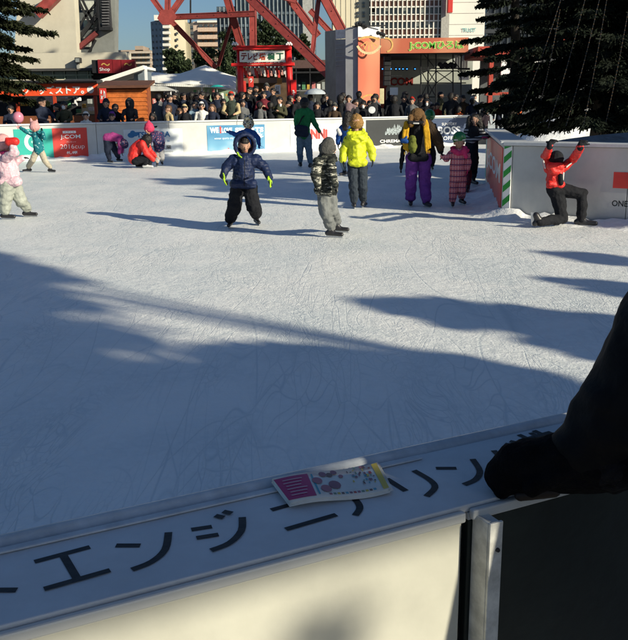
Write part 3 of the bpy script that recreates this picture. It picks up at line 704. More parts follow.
for j in range(K + 1):
    for i in range(n_): a = 2 * math.pi * i / n_; t = j / K; rr_ = rU * math.sin(t * 1.35) / math.sin(1.35) * (1 - .03 * (i % 2) * t); mb.v.append(c + Vector((rr_ * math.cos(a), rr_ * math.sin(a), .30 * math.cos(t * 1.35))))
for j in range(K):
    for i in range(n_): i2 = (i + 1) % n_; mb.f.append((j * n_ + i, j * n_ + i2, (j + 1) * n_ + i2, (j + 1) * n_ + i)); mb.m.append(0)
mb.build('canopy', mat('umbrella_film', (.45, .50, .55), .3, .1), um, smooth=True); MB().tube([c + Z * .33, c - Z * .45], .008, 6).build('shaft', M_ALU, um)

# --- kiosk with white roof and the white event tent
Y = 37
ki = thing('kiosk', 'small white roofed kiosk with red menu boards beside the orange hut', 'kiosk', base(160, Y))
mb = MB(); x0, x1, z0, z1 = rect(147, 86, 172.5, 91, Y)
mb.hexa([(x0, Y - .2, z0), (x1, Y - .2, z0), (x1, Y + 1.8, z0), (x0, Y + 1.8, z0), (x0 + .1, Y, z1), (x1 - .5, Y, z1), (x1 - .5, Y + 1.5, z1), (x0 + .1, Y + 1.5, z1)]).build('roof', mat('kiosk_roof', (.50, .50, .47), .6), ki)
for px in (148.5, 164.5, 171): part('post', px, 91, px + 1, 125, Y, .06, C_WHT, ki, GZ)
part('back_wall', 148, 91, 172, 125, Y + 1.6, .1, mat('kiosk_inside', (.16, .13, .10), .7, .4, 3), ki, GZ)
part('menu_board', 152.5, 98.5, 164, 104, Y + .1, .04, mat('menu_pink', (.60, .16, .14)), ki); ftext('甘酒 おしるこ', 153.5, 99.5, 163, 103, Y + .09, C_WHT, ki.children[-1], .03)
part('menu_board', 154, 104.2, 163, 109, Y + .12, .04, C_WHT, ki); part('counter', 148, 110, 172, 125, Y, .4, mat('kiosk_counter', (.45, .42, .36)), ki, GZ)
part('drink_box', 149.5, 105, 153, 109.5, Y + .3, .2, shelfm[1], ki); part('drink_box', 166.5, 100, 170, 106, Y + .6, .2, shelfm[0], ki)
Y = 42
te = thing('event_tent', 'large white marquee with a pointed peak left of the red gate', 'tent', base(190, Y))
pk = at(205.5, 64.5, Y + 1.0)
def tpt(px, py, dy=0): return at(px, py, Y + dy)
mb = MB()
rows = []
prof = [(150, 72, 82), (158, 72.5, 83), (170, 74, 83.5), (180, 73.5, 84), (190, 70.5, 84.3), (200, 66.5, 84.5), (205.5, 65, 84.6), (211, 67.5, 85), (220, 71.5, 86), (229, 74.5, 88), (236, 76.5, 90)]
for (px, ya, yb) in prof:
    for k in range(7):
        t = k / 6; p = tpt(px, ya + (yb - ya) * t, 1.6 * (1 - t) + .12 * math.sin(px * .35) * t); mb.v.append(p)
    p = tpt(px, ya, 1.6); mb.v.append(Vector((p.x, Y + 5, p.z - 1.0)))
for i in range(len(prof) - 1):
    for k in range(7):
        if k < 6: a = i * 8 + k; mb.f.append((a, a + 1, a + 9, a + 8)); mb.m.append(0)
        else: a = i * 8; mb.f.append((a, a + 8, a + 15, a + 7)); mb.m.append(0)
mb.build('canopy', M_TENT, te, smooth=False)
mb = MB()
for i in range(44):
    px = 152 + i * 1.95; yb = np.interp(px, [p[0] for p in prof], [p[2] for p in prof]); p = tpt(px, yb, -.01); q = tpt(px + 1.7, yb + .05, -.01)
    mb.hexa([p - Z * .12, q - Z * .12, q - Z * .12 + YV * .02, p - Z * .12 + YV * .02, p, q, q + YV * .02, p + YV * .02])
o = mb.build('valance', M_TENT, te); o['kind'] = 'stuff'
for px in (152, 176, 202, 234): part('tent_pole', px, 84, px + 1, 125, Y + .3, .08, C_WHT, te, GZ)
part('inner_wall', 172, 84, 234, 125, Y + 5.2, .1, mat('tent_inside', (.09, .10, .08), .7, .4, 1.2), te, GZ)
part('side_panel', 205, 84, 236, 125, Y + 3.2, .05, mat('tent_green_sheet', (.22, .32, .22), .6), te, GZ)
rr = random.Random(8)
for k in range(12): px = 175 + k * 4.6; yy = 88 + rr.random() * 10; part('hanging_goods', px, yy, px + 1.2 + rr.random() * 2, yy + 2 + rr.random() * 5, Y + 2.5, .1, shelfm[k % 5], te, bevel=.01)
tu = thing('umbrella', 'teal parasol under the peak of the white marquee', 'umbrella', base(217, 40))
c = at(217, 87, 40); tu.location = c
mb = MB()
for j in range(4):
    for i in range(10): a = 2 * math.pi * i / 10; t = j / 3; mb.v.append(c + Vector((.33 * t * math.cos(a), .33 * t * math.sin(a), .10 * (1 - t * t) - .0)))
for j in range(3):
    for i in range(10): i2 = (i + 1) % 10; mb.f.append((j * 10 + i, j * 10 + i2, (j + 1) * 10 + i2, (j + 1) * 10 + i)); mb.m.append(0)
mb.build('canopy', mat('teal_fabric', (.02, .38, .34), .6), tu); MB().tube([c + Z * .1, (c.x, c.y, GZ)], .012, 6).build('shaft', M_ALU, tu)

# --- grey sheeted scaffold tower with orange banner
Y = 43
sc_t = thing('scaffold_tower', 'tall grey sheeted tower with an orange banner on its right face, beside the stage', 'stage tower', base(350, Y))
M_SHEET = mat('grey_scaffold_sheet', (.36, .36, .35), .65, .10, .9, .25, 5)
def slab(name, x0, x1, yt0, yt1, Yl, Yr, m, th=.12, ybot=None, lab=None):
    a = at(x0, yt0, Yl); b = at(x1, yt1, Yr); lo = GZ if ybot is None else at((x0 + x1) / 2, ybot, (Yl + Yr) / 2).z; D = Vector((0, th, 0))
    a0, b0 = Vector((a.x, a.y, lo)), Vector((b.x, b.y, lo))
    return MB().hexa([a0, b0, b0 + D, a0 + D, a, b, b + D, a + D]).build(name, m, sc_t, bevel=.01)
slab('sheet_panel', 325, 335.5, 31.5, 30, 45, 43.3, mat('grey_olive_sheet', (.32, .32, .29), .7, .12, 1.2, .2, 5)); slab('sheet_panel', 345.3, 358, 28, 26.5, 42.6, 42.4, mat('grey_blue_sheeting', (.42, .43, .46), .6, .08, 1.2, .2, 5))
slab('sheet_panel', 335.5, 345.3, 39.5, 39, 43.2, 42.7, M_SHEET); slab('top_panel', 335.6, 345.2, 30, 29.4, 43.2, 42.7, mat('bright_sheet', (.78, .78, .76), .5), .12, 38.8)
for k in range(6): slab('seam', 335.6, 345.2, 44 + k * 4.2, 43.9 + k * 4.2, 43.15, 42.62, mat('seam_grey', (.44, .45, .44), .6), .03, 44.5 + k * 4.2)
def orng(t, v):
    s = noise_fac(t, v, .5, 1, (1, 1, .6)); return ramp(t, s, [(.25, (.44, .09, .055)), (.5, (.50, .14, .08)), (.72, (.62, .32, .18))], 'LINEAR')
M_ORG = patt('orange_banner_print', orng, .6, .15, 4)
slab('white_cap_panel', 358, 379.5, 26.5, 27, 42.3, 42.9, mat('bright_sheet', (0, 0, 0)), .2, 37.2)
bn = slab('banner', 358, 380, 37.5, 38, 42.3, 42.9, M_ORG, .1)
def arc(px, py, r0, r1, a0, a1, Y, m, parent, name='ring_print'):
    c = at(px, py, Y); s_ = Y / F; mb = MB(); n = 20
    for k in range(n):
        t0, t1 = a0 + (a1 - a0) * k / n, a0 + (a1 - a0) * (k + 1) / n
        mb.poly([c + Vector((r * s_ * math.cos(t), 0, r * s_ * math.sin(t))) for r, t in ((r1, t0), (r0, t0), (r0, t1), (r1, t1))])
    return mb.build(name, m, parent)
M_PALEO = mat('pale_orange_print', (.72, .45, .15), .6)
arc(368.5, 59, 19, 21, R(60), R(118), 42.1, M_PALEO, bn) ; arc(369, 40, 11, 13.2, R(205), R(335), 42.1, mat('cream_print', (.75, .62, .35)), bn); arc(370, 107, 10.5, 12, R(30), R(150), 42.1, M_PALEO, bn)
for k in range(5):
    a = R(215 + k * 27); c = at(369, 40, 42.12); s_ = 42 / F
    MB().poly([c + Vector((r * s_ * math.cos(a + d), 0, r * s_ * math.sin(a + d))) for r, d in ((2, -.15), (9.5, -.06), (9.5, .06), (2, .15))]).build('ray_print', M_PALEO, bn)
# lamps and fittings on top
mb = MB()
for (px, py) in ((357, 25), (360, 23.5), (363, 25.2), (365.5, 26.5), (378, 33), (381, 34), (383.5, 35)): mb.ball(at(px, py, 42.4), .10, 6, 4)
mb.beam(at(352, 26.5, 42.4), at(386, 25.5, 42.6), .05); mb.build('lamp_fitting', M_BLACK, sc_t)

# --- stage
Y = 45
stg = thing('stage', 'open air stage with an orange fascia banner, truss and pale backdrop', 'stage', base(425, Y))
fb = part('fascia_banner', 380.5, 38, 468.5, 53, Y, .3, M_ORG, stg)
ftext('J:COMひろば', 408.5, 40.3, 464.5, 50.8, Y - .012, mat('yellow_print', (.75, .70, .25)), fb, .06); ftext('J:COMひろば', 409, 41, 464, 50.2, Y - .02, mat('lime_print', (.10, .42, .04)), fb, .012)
arc(386, 45, 5.5, 7, R(-80), R(100), Y - .02, M_PALEO, fb)
part('roof', 380.5, 52, 470, 54, Y + .35, 7, M_BLACK, stg); part('backdrop', 378, 54, 472, 125, Y + 6.5, .2, mat('backdrop_cloth', (.36, .38, .34), .8, .10, .7, .3, 3), stg, GZ)
bd = stg.children[-1]
ftext('J:COM', 384, 77.5, 413, 88, Y + 6.45, mat('dark_red_print', (.25, .02, .015)), bd, .035); ftext('SAPPORO OPEN STAGE', 391, 75.3, 402, 76.3, Y + 6.45, C_WHT, bd, .01)
part('side_curtain', 378, 54, 386, 125, Y + 3, .2, mat('curtain_red', (.20, .035, .02), .8), stg, GZ); part('stage_deck', 378, 108, 472, 125, Y + .8, 5.5, M_BLACK, stg, GZ)
sp = thing('speaker_stack', 'black column of stage loudspeakers hanging beside the orange banner', 'loudspeaker', base(387, Y + .6, 3))
for k in range(6): part('speaker_box', 384.5 - k * .1, 56 + k * 5, 391 - k * .1, 60.6 + k * 5, Y + .6, .6, M_BLACK, sp, bevel=.02)
MB().beam(at(387.5, 56.5, Y + .9), at(387.5, 53, Y + .9), .06).build('hanging_bar', M_BLACK, sp)
for k, px in enumerate((382.5, 391, 396, 399.5, 403, 407, 415)):
    s = part('stage_lamp', px - .9, 67.2, px + .9, 70.4, Y + 3, .3, M_BLACK, stg, bevel=.02)
    lm = bpy.data.materials.get('blue_lamp') or bpy.data.materials.new('blue_lamp')
    lm.use_nodes = True; pb_ = lm.node_tree.nodes['Principled BSDF']; pb_.inputs['Emission Color'].default_value = (.05, .35, 1, 1); pb_.inputs['Emission Strength'].default_value = 1.6; pb_.inputs['Base Color'].default_value = (.02, .1, .3, 1)
    c = at(px, 69, Y + 2.93); mb = MB(); mb.poly([c + Vector((.038 * math.cos(t), 0, .038 * math.sin(t))) for t in [i * .7854 for i in range(8)]]); mb.build('lamp_lens', lm, s)
tr = thing('scaffold_truss', 'black tubular scaffold standing in front of the stage backdrop', 'scaffold', base(440, Y + 1))
mb = MB()
for px in (420.8, 428, 436, 453, 461): mb.tube([at(px, 50, Y + 1), at(px, 112, Y + 1)], .035, 6)
for py in (68.5, 71, 83, 97): mb.tube([at(420, py, Y + 1), at(466, py, Y + 1)], .03, 6)
for a, b in (((428, 71), (436, 83)), ((436, 71), (428, 83)), ((428, 83), (436, 97)), ((436, 83), (428, 97)), ((436, 71), (453, 83)), ((453, 71), (436, 83)), ((421, 51), (436, 69)), ((453, 60), (461, 70)), ((428, 97), (436, 110)), ((421, 71), (428, 83)), ((421, 97), (428, 83))): mb.tube([at(*a, Y + 1), at(*b, Y + 1)], .025, 6)
mb.build('tube_frame', M_BLACK, tr)
mb = MB()
for k in range(9): mb.ball(at(440 + k * 1.8, 64.5 + (k * 5 % 3) * 1.2, Y + 1.2), .13, 6, 4)
mb.build('lamp_row', M_BLACK, tr)
sgn = part('white_notice', 390, 87.5, 398, 95, Y - 9, .03, C_WHT, None); tag(sgn, 'pair of white paper notices held up above the crowd in front of the stage', 'notice')
sgn.name = 'notice_board'
lp = part('lamp_box', 379.5, 88.5, 384, 104, Y - .5, .3, mat('cream_lamp_box', (.62, .56, .34), .5), None, bevel=.02); tag(lp, 'narrow cream standing light box between the orange banner and the stage', 'light box')
fence_ = thing('glass_screen', 'bright white framed screen at the right end of the stage', 'screen', base(462, 47))
for k in range(5): part('screen_panel', 455 + k * 2.6, 55, 457.2 + k * 2.6, 68, 47 + .3 * k, .05, C_WHT, fence_)
part('screen_panel', 459, 74, 469, 80, 46.5, .05, C_WHT, fence_); part('screen_frame', 458, 68, 470, 70, 46.6, .1, M_BLACK, fence_)

# ------------------------------------------------------------------ far buildings
def building(label, px0, py0, px1, Y, m, depth=4, pyb=115):
    t = thing('building', label, 'building', base(px0, Y, 0)); part('wall', px0, py0, px1, pyb, Y, depth, m, t, 0); return t
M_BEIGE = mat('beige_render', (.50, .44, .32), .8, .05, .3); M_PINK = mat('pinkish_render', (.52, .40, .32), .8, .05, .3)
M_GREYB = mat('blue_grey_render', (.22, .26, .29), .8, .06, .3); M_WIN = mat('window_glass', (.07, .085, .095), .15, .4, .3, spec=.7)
M_WHB = mat('white_cladding', (.74, .72, .66), .6, .03, .3)
b = building('low beige apartment block with balconies, left of the tall grey and beige block', 117, 50, 151, 150, mat('tan_render', (.36, .28, .22), .8, .1, .3))
part('lift_tower', 135, 46, 143, 51, 150, 6, mat('tan_render', (0, 0, 0)), b)
for r_ in range(5):
    part('balcony', 118, 51.5 + r_ * 5.2, 151, 53.4 + r_ * 5.2, 148.8, 1.2, mat('pale_tan', (.50, .43, .36), .8), b)
    for k in range(7): part('window', 119 + k * 4.6, 53.7 + r_ * 5.2, 122 + k * 4.6, 56.3 + r_ * 5.2, 149.8, .3, M_WIN, b)
Y = 125
b = thing('building', 'tall block with blue grey side, white balconies and beige face', 'building', base(165, Y, 0))
def quad(name, xa, ya, Ya, xb, yb, Yb, m, parent, dep=8):
    a, c = at(xa, ya, Ya), at(xb, yb, Yb); D = Vector((0, dep, 0)); a0, c0 = Vector((a.x, a.y, 0)), Vector((c.x, c.y, 0)); c = Vector((c.x, c.y, c.z))
    return MB().hexa([a0, c0, c0 + D, a0 + D, a, c, c + D, a + D]).build(name, m, parent)
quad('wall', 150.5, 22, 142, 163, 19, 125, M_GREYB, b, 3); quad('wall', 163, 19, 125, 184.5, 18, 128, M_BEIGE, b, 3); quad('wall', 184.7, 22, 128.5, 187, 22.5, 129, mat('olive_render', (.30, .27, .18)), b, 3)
part('roof_box', 154, 15, 158, 20.5, 130, 4, M_WHB, b)
for r_ in range(9):
    py = 23 + r_ * 6; w_ = part('balcony', 162.6, py + 2.4, 169.3, py + 5, 123.6, 1.2, M_WHB, b); part('window', 163.5, py - .6, 168.8, py + 2.3, 124.8, .4, M_WIN, b)
    for k in range(3): part('window', 152.2 + k * 3.6, py - .6 + .2 * (3 - k), 153.6 + k * 3.6, py + 1.5 + .2 * (3 - k), 138.6 - k * 5, .5, M_WIN, b)
for r_ in range(7): part('window', 176, 26 + r_ * 6.2, 178, 28.2 + r_ * 6.2, 126.2, .4, M_WIN, b)
b = building('dark narrow building behind the red tower beam', 187, 22.5, 196, 150, mat('brown_grey_render', (.13, .12, .11), .8, .1, .3))
for r_ in range(7): part('window', 189, 26 + r_ * 6, 194, 28.5 + r_ * 6, 149.8, .3, M_WIN, b)
MB().beam(at(190.5, 0, 150), at(190.5, 23, 150), .25).build('antenna', M_BLACK, b)
b = building('pinkish block with long balconies seen between the tower girders', 195, 21.5, 220, 135, M_PINK)
part('roof_trim', 197, 20.5, 219, 22.5, 134.5, 2, M_WHB, b)
for r_ in range(7):
    py = 24.5 + r_ * 7.4
    part('balcony', 197.5, py + 3, 219.5, py + 7, 133.2, 1.6, mat('peach_render', (.56, .42, .33), .8), b)
    for k in range(4): part('window', 199 + k * 5.2, py, 202.4 + k * 5.2, py + 2.8, 134.7, .4, M_WIN, b)
# striped tower block
Y = 95
b = building('tall dark glass office block with pale vertical fins behind the tower', 218.5, 6, 316, Y, mat('office_glass_blue', (.07, .10, .13), .25, .35, .4, spec=.6), 4)
bb = b.children[0]
part('wall', 236, -30, 316, 115, Y - .5, 14, mat('office_glass_blue', (0, 0, 0)), b, 0)
for k in range(24):
    px = 221 + k * 4.05
    part('fin', px, (7 if px < 236 else -30), px + .8, 100, Y - .7, .4, mat('fin_grey', (.30, .34, .36), .5, .2, 1), b)
for r_ in range(7): part('spandrel', 219, 12 + r_ * 12, 316, 14.6 + r_ * 12, Y - .62, .16, mat('spandrel_blue', (.10, .135, .165), .4, .2, 1), b)
part('end_wall', 303, -30, 313, 100, Y - .9, .8, mat('pale_grey_panel', (.36, .37, .36), .6), b)
# cream building
b = building('tall cream building with paired small windows, right of the tower legs', 333, -30, 369.5, 98.6, mat('cream_cladding', (.66, .60, .45), .6, .03, .3), 5)
for r_ in range(4):
    for k in (0, 1):
        for j in (0, 1): part('window', 357 + k * 5.4, -8.5 + r_ * 9.7 + j * 3.3 + .7, 359.4 + k * 5.4, -6.2 + r_ * 9.7 + j * 3.3 + .7, 98.4, .3, M_WIN, b)
for k in range(5): part('joint', 336 + k * 5, -30, 336.3 + k * 5, 115, 98.55, .03, mat('joint_cream', (.50, .45, .34)), b, 0)
# white gridded office
Y = 98
b = building('white gridded office with brown bands and long windows behind the stage banner', 369.6, -30, 446, Y, M_WIN, 5)
M_BRN = mat('brown_panel', (.20, .11, .085), .6, .12, .8)
for r_ in range(7):
    py = -20 + r_ * 14.2; part('brown_band', 369.6, py + 6.5, 446, py + 12, Y - .15, .2, M_BRN, b)
    part('floor_line', 369.6, py + 12, 446, py + 13.3, Y - .3, .25, M_WHB, b)
    part('floor_line', 369.6, py + 5.6, 446, py + 6.5, Y - .28, .25, M_WHB, b)
for k in range(18): part('fin', 370.6 + k * 4.45, -30, 371.7 + k * 4.45, 100, Y - .35, .3, M_WHB, b, 0)
part('side_panel', 441, -30, 448.5, 100, Y - .8, .8, mat('side_grey_panel', (.38, .37, .34), .6), b, 0)
rr = random.Random(4)
for k in range(16): px = 371.8 + 4.45 * rr.randrange(16); r_ = rr.randrange(5); part('window_blind', px, -20 + r_ * 14.2 - .6, px + 3.2, -20 + r_ * 14.2 + 2.2 + rr.random() * 3, Y - .05, .04, mat('blind_pale', (.40, .44, .42), .7), b)
bs = part('red_sign', 448.3, -12, 453, 12.5, Y - 2, .8, C_RED, None, bevel=.02); tag(bs, 'small red vertical sign projecting between the office and the blank white wall', 'sign')
bs.name = 'blade_sign'
mb = MB()
b = building('blank white windowless building behind the right conifer', 448.5, -30, 484, 98.6, M_WHB, 5)
for k in range(6): part('cladding_joint', 448.5, -20 + k * 11, 484, -19.7 + k * 11, 98.55, .03, mat('joint_grey', (.5, .49, .46)), b)
ftext('TRUST', 462, 28, 476, 32, 98.5, mat('aqua_print', (.25, .50, .50)), b, .02)
# dark side building and stalls on the right
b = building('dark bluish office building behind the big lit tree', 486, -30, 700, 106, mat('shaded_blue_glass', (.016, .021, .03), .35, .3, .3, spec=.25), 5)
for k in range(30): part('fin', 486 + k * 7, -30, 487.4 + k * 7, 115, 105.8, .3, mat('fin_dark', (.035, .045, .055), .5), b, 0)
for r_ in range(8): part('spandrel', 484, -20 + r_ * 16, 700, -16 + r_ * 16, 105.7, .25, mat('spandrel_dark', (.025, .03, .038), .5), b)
Y = 44
rb = thing('red_pavilion', 'red framed pavilion with white boards glimpsed through the conifer', 'pavilion', base(515, Y))
part('roof_beam', 478, 46, 556, 56, Y, 5, mat('brick_red_paint', (.40, .05, .03), .6), rb); part('back_wall', 480, 56, 600, 125, Y + 5, .3, mat('pavilion_back', (.10, .11, .12), .7, .3, 1), rb, GZ)
part('white_board', 501, 54, 521, 84, Y + .2, .1, C_WHT, rb, bevel=.02); part('white_board', 522, 60, 540, 74, Y + .25, .1, C_WHT, rb, bevel=.02); part('white_board', 527, 53.5, 547.5, 59.5, Y + .1, .1, C_WHT, rb, bevel=.02)
for a, b_, c, d in ((489, 56, 493, 110), (521, 84, 527, 88), (486, 92, 556, 95), (549, 35, 556, 48), (563, 24, 570, 40)): part('red_post' if c - a < 8 else 'red_beam', a, b_, c, d, Y - .3, .4, mat('brick_red_paint', (0, 0, 0)), rb)
s = part('red_sticker', 531, 68, 538, 71.5, Y + .1, .05, C_RED, rb)
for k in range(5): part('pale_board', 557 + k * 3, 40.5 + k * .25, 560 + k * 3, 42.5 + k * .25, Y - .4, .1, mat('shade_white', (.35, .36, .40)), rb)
wt = thing('white_stall', 'pale low stall counter behind the crowd where the far barrier ends', 'stall', base(490, 39))
part('counter', 476, 111, 507, 127, 39, 1.0, mat('pale_counter', (.42, .47, .52), .6), wt, 0); part('counter_top', 475, 109.8, 508, 111.2, 38.9, 1.2, C_WHT, wt)
ct = thing('snow_heap', 'snow heap behind the big tree, seen under its lowest right branches', 'snow heap', base(617, 26))
c = at(617, 113, 27); mb = MB()
for j in range(9):
    for i in range(25):
        x = -3.2 + 6.4 * i / 24; t = j / 8; mb.v.append((c.x + x, 26 + 3 * t, .1 + (c.z + .35) * math.sin(math.pi * min(t * .9 + .0, 1)) * max(0, 1 - (x / 3.3) ** 2) + .06 * math.sin(i * 2.1 + j)))
for j in range(8):
    for i in range(24): a = j * 25 + i; mb.f.append((a, a + 1, a + 26, a + 25)); mb.m.append(0)
mb.build('heap', M_SNOW, ct, smooth=True)

# ------------------------------------------------------------------ trees
def quads_mesh(C_, A_, B_):
    n = len(C_); v = np.stack([C_ - A_ - B_, C_ + A_ - B_, C_ + A_ + B_, C_ - A_ + B_], 1).reshape(-1, 3)
    me = bpy.data.meshes.new('leaves'); me.vertices.add(4 * n); me.vertices.foreach_set('co', v.ravel().astype(np.float32))
    me.loops.add(4 * n); me.loops.foreach_set('vertex_index', np.arange(4 * n, dtype=np.int32)); me.polygons.add(n)
    me.polygons.foreach_set('loop_start', np.arange(0, 4 * n, 4, dtype=np.int32)); me.update(calc_edges=True); return me
def unit(v): return v / np.maximum(np.linalg.norm(v, axis=1, keepdims=True), 1e-9)
def conifer(name, label, B, Ht, Rad, zb, nbr, twigs, nw, nl, seed, m=None, group=None, droop=.28, trunk=.2, shape=.85, azf=None):
    """whorled branches that droop and lift at the tip, each with side twigs carrying needle sprays"""
    g = np.random.default_rng(seed); B = Vector(B); t = thing(name, label, 'tree', B, group)
    n = 12; MB().tube([B + Vector((.06 * math.sin(i), .05 * math.cos(i * 1.3), Ht * i / n)) for i in range(n + 1)], [trunk * (1 - i / n) + .02 for i in range(n + 1)], 9).build('trunk', M_BARK, t, smooth=True)
    Cs, As, Bs = [], [], []; limbs = MB()
    for k in range(nbr):
        f = (k + g.random() * .8) / nbr; z = zb + (Ht - zb) * (1 - (1 - f) ** 1.15) if False else zb + (Ht - zb) * f
        L = Rad * (1 - f) ** shape * g.uniform(.68, 1.12) + .15; a = k * 2.39996 + g.uniform(-.3, .3)
        if azf and not azf(a % (2 * math.pi), z): continue
        d = np.array([math.cos(a), math.sin(a), 0]); tw = max(4, int(twigs * L / Rad)); s = (np.arange(tw) + g.random(tw)) / tw
        p0 = np.array([B.x, B.y, B.z + z]); dr = droop * L
        def pos(s_): s_ = np.asarray(s_)[:, None]; return p0 + d * s_ * L + np.array([0, 0, 1]) * (-dr * (s_ ** 1.1) + .30 * dr * s_ ** 4 + .05 * L * (1 - s_))
        pp = pos(np.linspace(0, 1, 5)); limbs.tube([Vector(q) for q in pp], [max(.012, .022 * L * (1 - j / 4.6)) for j in range(5)], 5)
        s = .12 + .88 * s; c = pos(s); q = np.array([-d[1], d[0], 0])
        side = np.where(g.random(tw) < .5, -1, 1)[:, None]; tl = (.36 * L * (1 - s * .72) * g.uniform(.5, 1.1, tw))[:, None]
        td = unit(d * .75 + side * q * g.uniform(.6, 1.1, (tw, 1)) + np.array([0, 0, 1]) * g.uniform(-.55, .12, (tw, 1)))
        ln = 9
        for j in range(ln):
            cc = c + td * tl * ((j + g.random((tw, 1))) / ln) + g.normal(0, .02 * Rad * .25, (tw, 3)); hang = g.uniform(.2, 1.0, (tw, 1))
            ax = unit(td + g.normal(0, .38, (tw, 3)) - np.array([0, 0, 1]) * hang * .5); bx_ = unit(np.cross(ax, g.normal(0, 1, (tw, 3))))
            Cs.append(cc); As.append(ax * nl * g.uniform(.6, 1.2, (tw, 1))); Bs.append(bx_ * nw * g.uniform(.6, 1.2, (tw, 1)))
    limbs.build('limbs', M_BARK, t, smooth=True)
    o = link('crown', quads_mesh(np.concatenate(Cs), np.concatenate(As), np.concatenate(Bs)), m or M_NEEDLE, t); return t
def broad(name, label, B, Ht, cr, zc, n, ls, seed, m=None, group=None, clumps=40, sq=(1, 1, .9), tr=.016):
    """trunk, limbs and a crown of leaf faces gathered in clumps"""
    g = np.random.default_rng(seed); B = Vector(B); t = thing(name, label, 'tree', B, group)
    MB().tube([B, B + Z * zc * .5, B + Z * (zc + cr * .4)], [tr * Ht, tr * .7 * Ht, tr], 8).build('trunk', M_BARK, t, smooth=True)
    cc = unit(g.normal(0, 1, (clumps, 3))) * (g.random((clumps, 1)) ** .45) * cr * .8 * np.array(sq) + np.array([B.x, B.y, B.z + zc])
    lm = MB()
    for p in cc[:14]: lm.tube([B + Z * zc * .55, (Vector(p) + B + Z * zc * .7) / 2 if False else (Vector(p) * .55 + (B + Z * zc * .7) * .45), Vector(p)], [.02 * cr, .014 * cr, .005 * cr], 5)
    lm.build('limbs', M_BARK, t, smooth=True)
    k = g.integers(0, clumps, n); rr_ = cr * .34 * g.uniform(.6, 1.15, clumps)[k][:, None]
    c = cc[k] + unit(g.normal(0, 1, (n, 3))) * rr_ * (g.random((n, 1)) ** .5); a = unit(g.normal(0, 1, (n, 3))); b = unit(np.cross(a, g.normal(0, 1, (n, 3))))
    s = g.uniform(.5, 1.2, (n, 1)) * ls; link('crown', quads_mesh(c, a * s, b * s * .6), m or M_LEAF, t); return t
# left conifer, trunk just outside the frame
p = at(-14, 100, 33.2); conifer('conifer_tree', 'dark olive conifer at the left edge behind the spectators, hiding part of the red sign', (p.x, p.y, GZ), 15, 2.6, 1.7, 112, 110, .022, .12, 3, M_NEEDLE2, droop=.16, trunk=.28, shape=.42)
# conifer right of the stage with its trunk in view
p = at(512, 100, 33); conifer('conifer_tree', 'dark open branched conifer standing right of the stage with white boards behind it', (p.x, p.y, GZ), 15, 1.75, 1.1, 96, 110, .022, .11, 5, droop=.10, trunk=.2, shape=.30)
# the big lit tree on the island
p = at(601, 130, 18.4); BT_ = (p.x, p.y, .15)
big = conifer('conifer_tree', 'huge dark conifer strung with small bulbs, inside the right island barrier', BT_, 12.5, 2.2, .95, 310, 150, .0135, .08, 9, droop=.17, trunk=.26, shape=.5)
ls_ = thing('light_string', 'tent of bulb strings hanging from the top of the big dark conifer', 'light string', BT_)
cb = MB(); bl = MB()
for (x0_, y0_, x1_, y1_) in ((590, -20, 548, 128), (567, -20, 520, 112), (610, -20, 583, 128), (632, -10, 606, 122), (560, 10, 541, 100), (604, -20, 566, 126)):
    a, b = at(x0_, y0_, 15.6), at(x1_, y1_, 15.0); cb.tube([a.lerp(b, i / 8) + Z * (-.12 * math.sin(math.pi * i / 8)) for i in range(9)], .005, 5)
    for k in range(34): q = a.lerp(b, k / 34) + Z * (-.12 * math.sin(math.pi * k / 34)); bl.ball(q, .010, 5, 3)
cb.build('cable', M_BLACK, ls_); o = bl.build('bulbs', mat('amber_bulb', (.12, .07, .03), .3, .3), ls_); o['kind'] = 'stuff'
# far park trees
for i, (px, py, Y, cr, zt, lab) in enumerate(((173, 60, 80, 1.6, 3, 'round dark evergreen in front of the tall grey and beige block'), (184, 66, 78, 1.1, 3, 'small dark evergreen just right of the round one'), (205, 60, 84, 2.0, 3, 'bushy dark tree left of the first tower leg'), (232, 50, 82, 2.6, 3, 'tall dark tree standing between the tower legs'),
        (226, 68, 76, 1.5, 3, 'low dark tree above the peak of the white marquee'), (263, 38, 84, 2.2, 3, 'dark tree seen over the red gate'), (281, 43, 86, 1.9, 3, 'smaller dark tree right of the one over the red gate'), (300, 50, 86, 1.8, 3, 'dark tree behind the long red diagonal girder'))):
    c = at(px, py, Y); cr_ = cr * .64; broad('evergreen_tree', lab, (c.x, c.y, 0), c.z + cr_, cr_, c.z, 4200, .11, 20 + i, group='park trees behind the tower', clumps=30, sq=(1, 1, 1.5))
# conifers of the park behind and beside the photographer: they throw the long shadows on the ice
h_ = Vector((.8, -.6, 0)); k_ = Vector((.6, .8, 0)); TE = math.tan(SUN_EL)
def caster(kind, label, s, u, v_top, v_base, rad, seed, **kw):
    """stands s metres towards the sun at cross position u; v = height of its shadow edge at s = 0"""
    B = h_ * s + k_ * u; zt = v_top + s * TE; zb = max(v_base + s * TE, .4)
    if kind == 'c': return conifer('conifer_tree', label, (B.x, B.y, 0), zt, rad, zb, kw.get('nbr', 70), kw.get('tw', 70), .06, .17, seed, droop=.2, trunk=.16, shape=kw.get('shape', .8), group='park trees behind the photographer')
    return broad('evergreen_tree', label, (B.x, B.y, 0), zt, rad, (zt + zb) / 2, kw.get('n', 16000), kw.get('ls', .10), seed, group='park trees behind the photographer', clumps=kw.get('cl', 60), sq=(1, 1, (zt - zb) / 2 / rad), tr=kw.get('tr', .012))
shade_canopy = thing('marquee', 'added unseen white marquee on poles behind the photographer, its roof shading the near barrier', 'marquee', h_ * 6 + k_ * -1)  # added unseen roof, its eave placed to keep sun off the barrier top
eu = Vector((e_.x, e_.y, 0)); ew = Vector((nn.x, nn.y, 0))
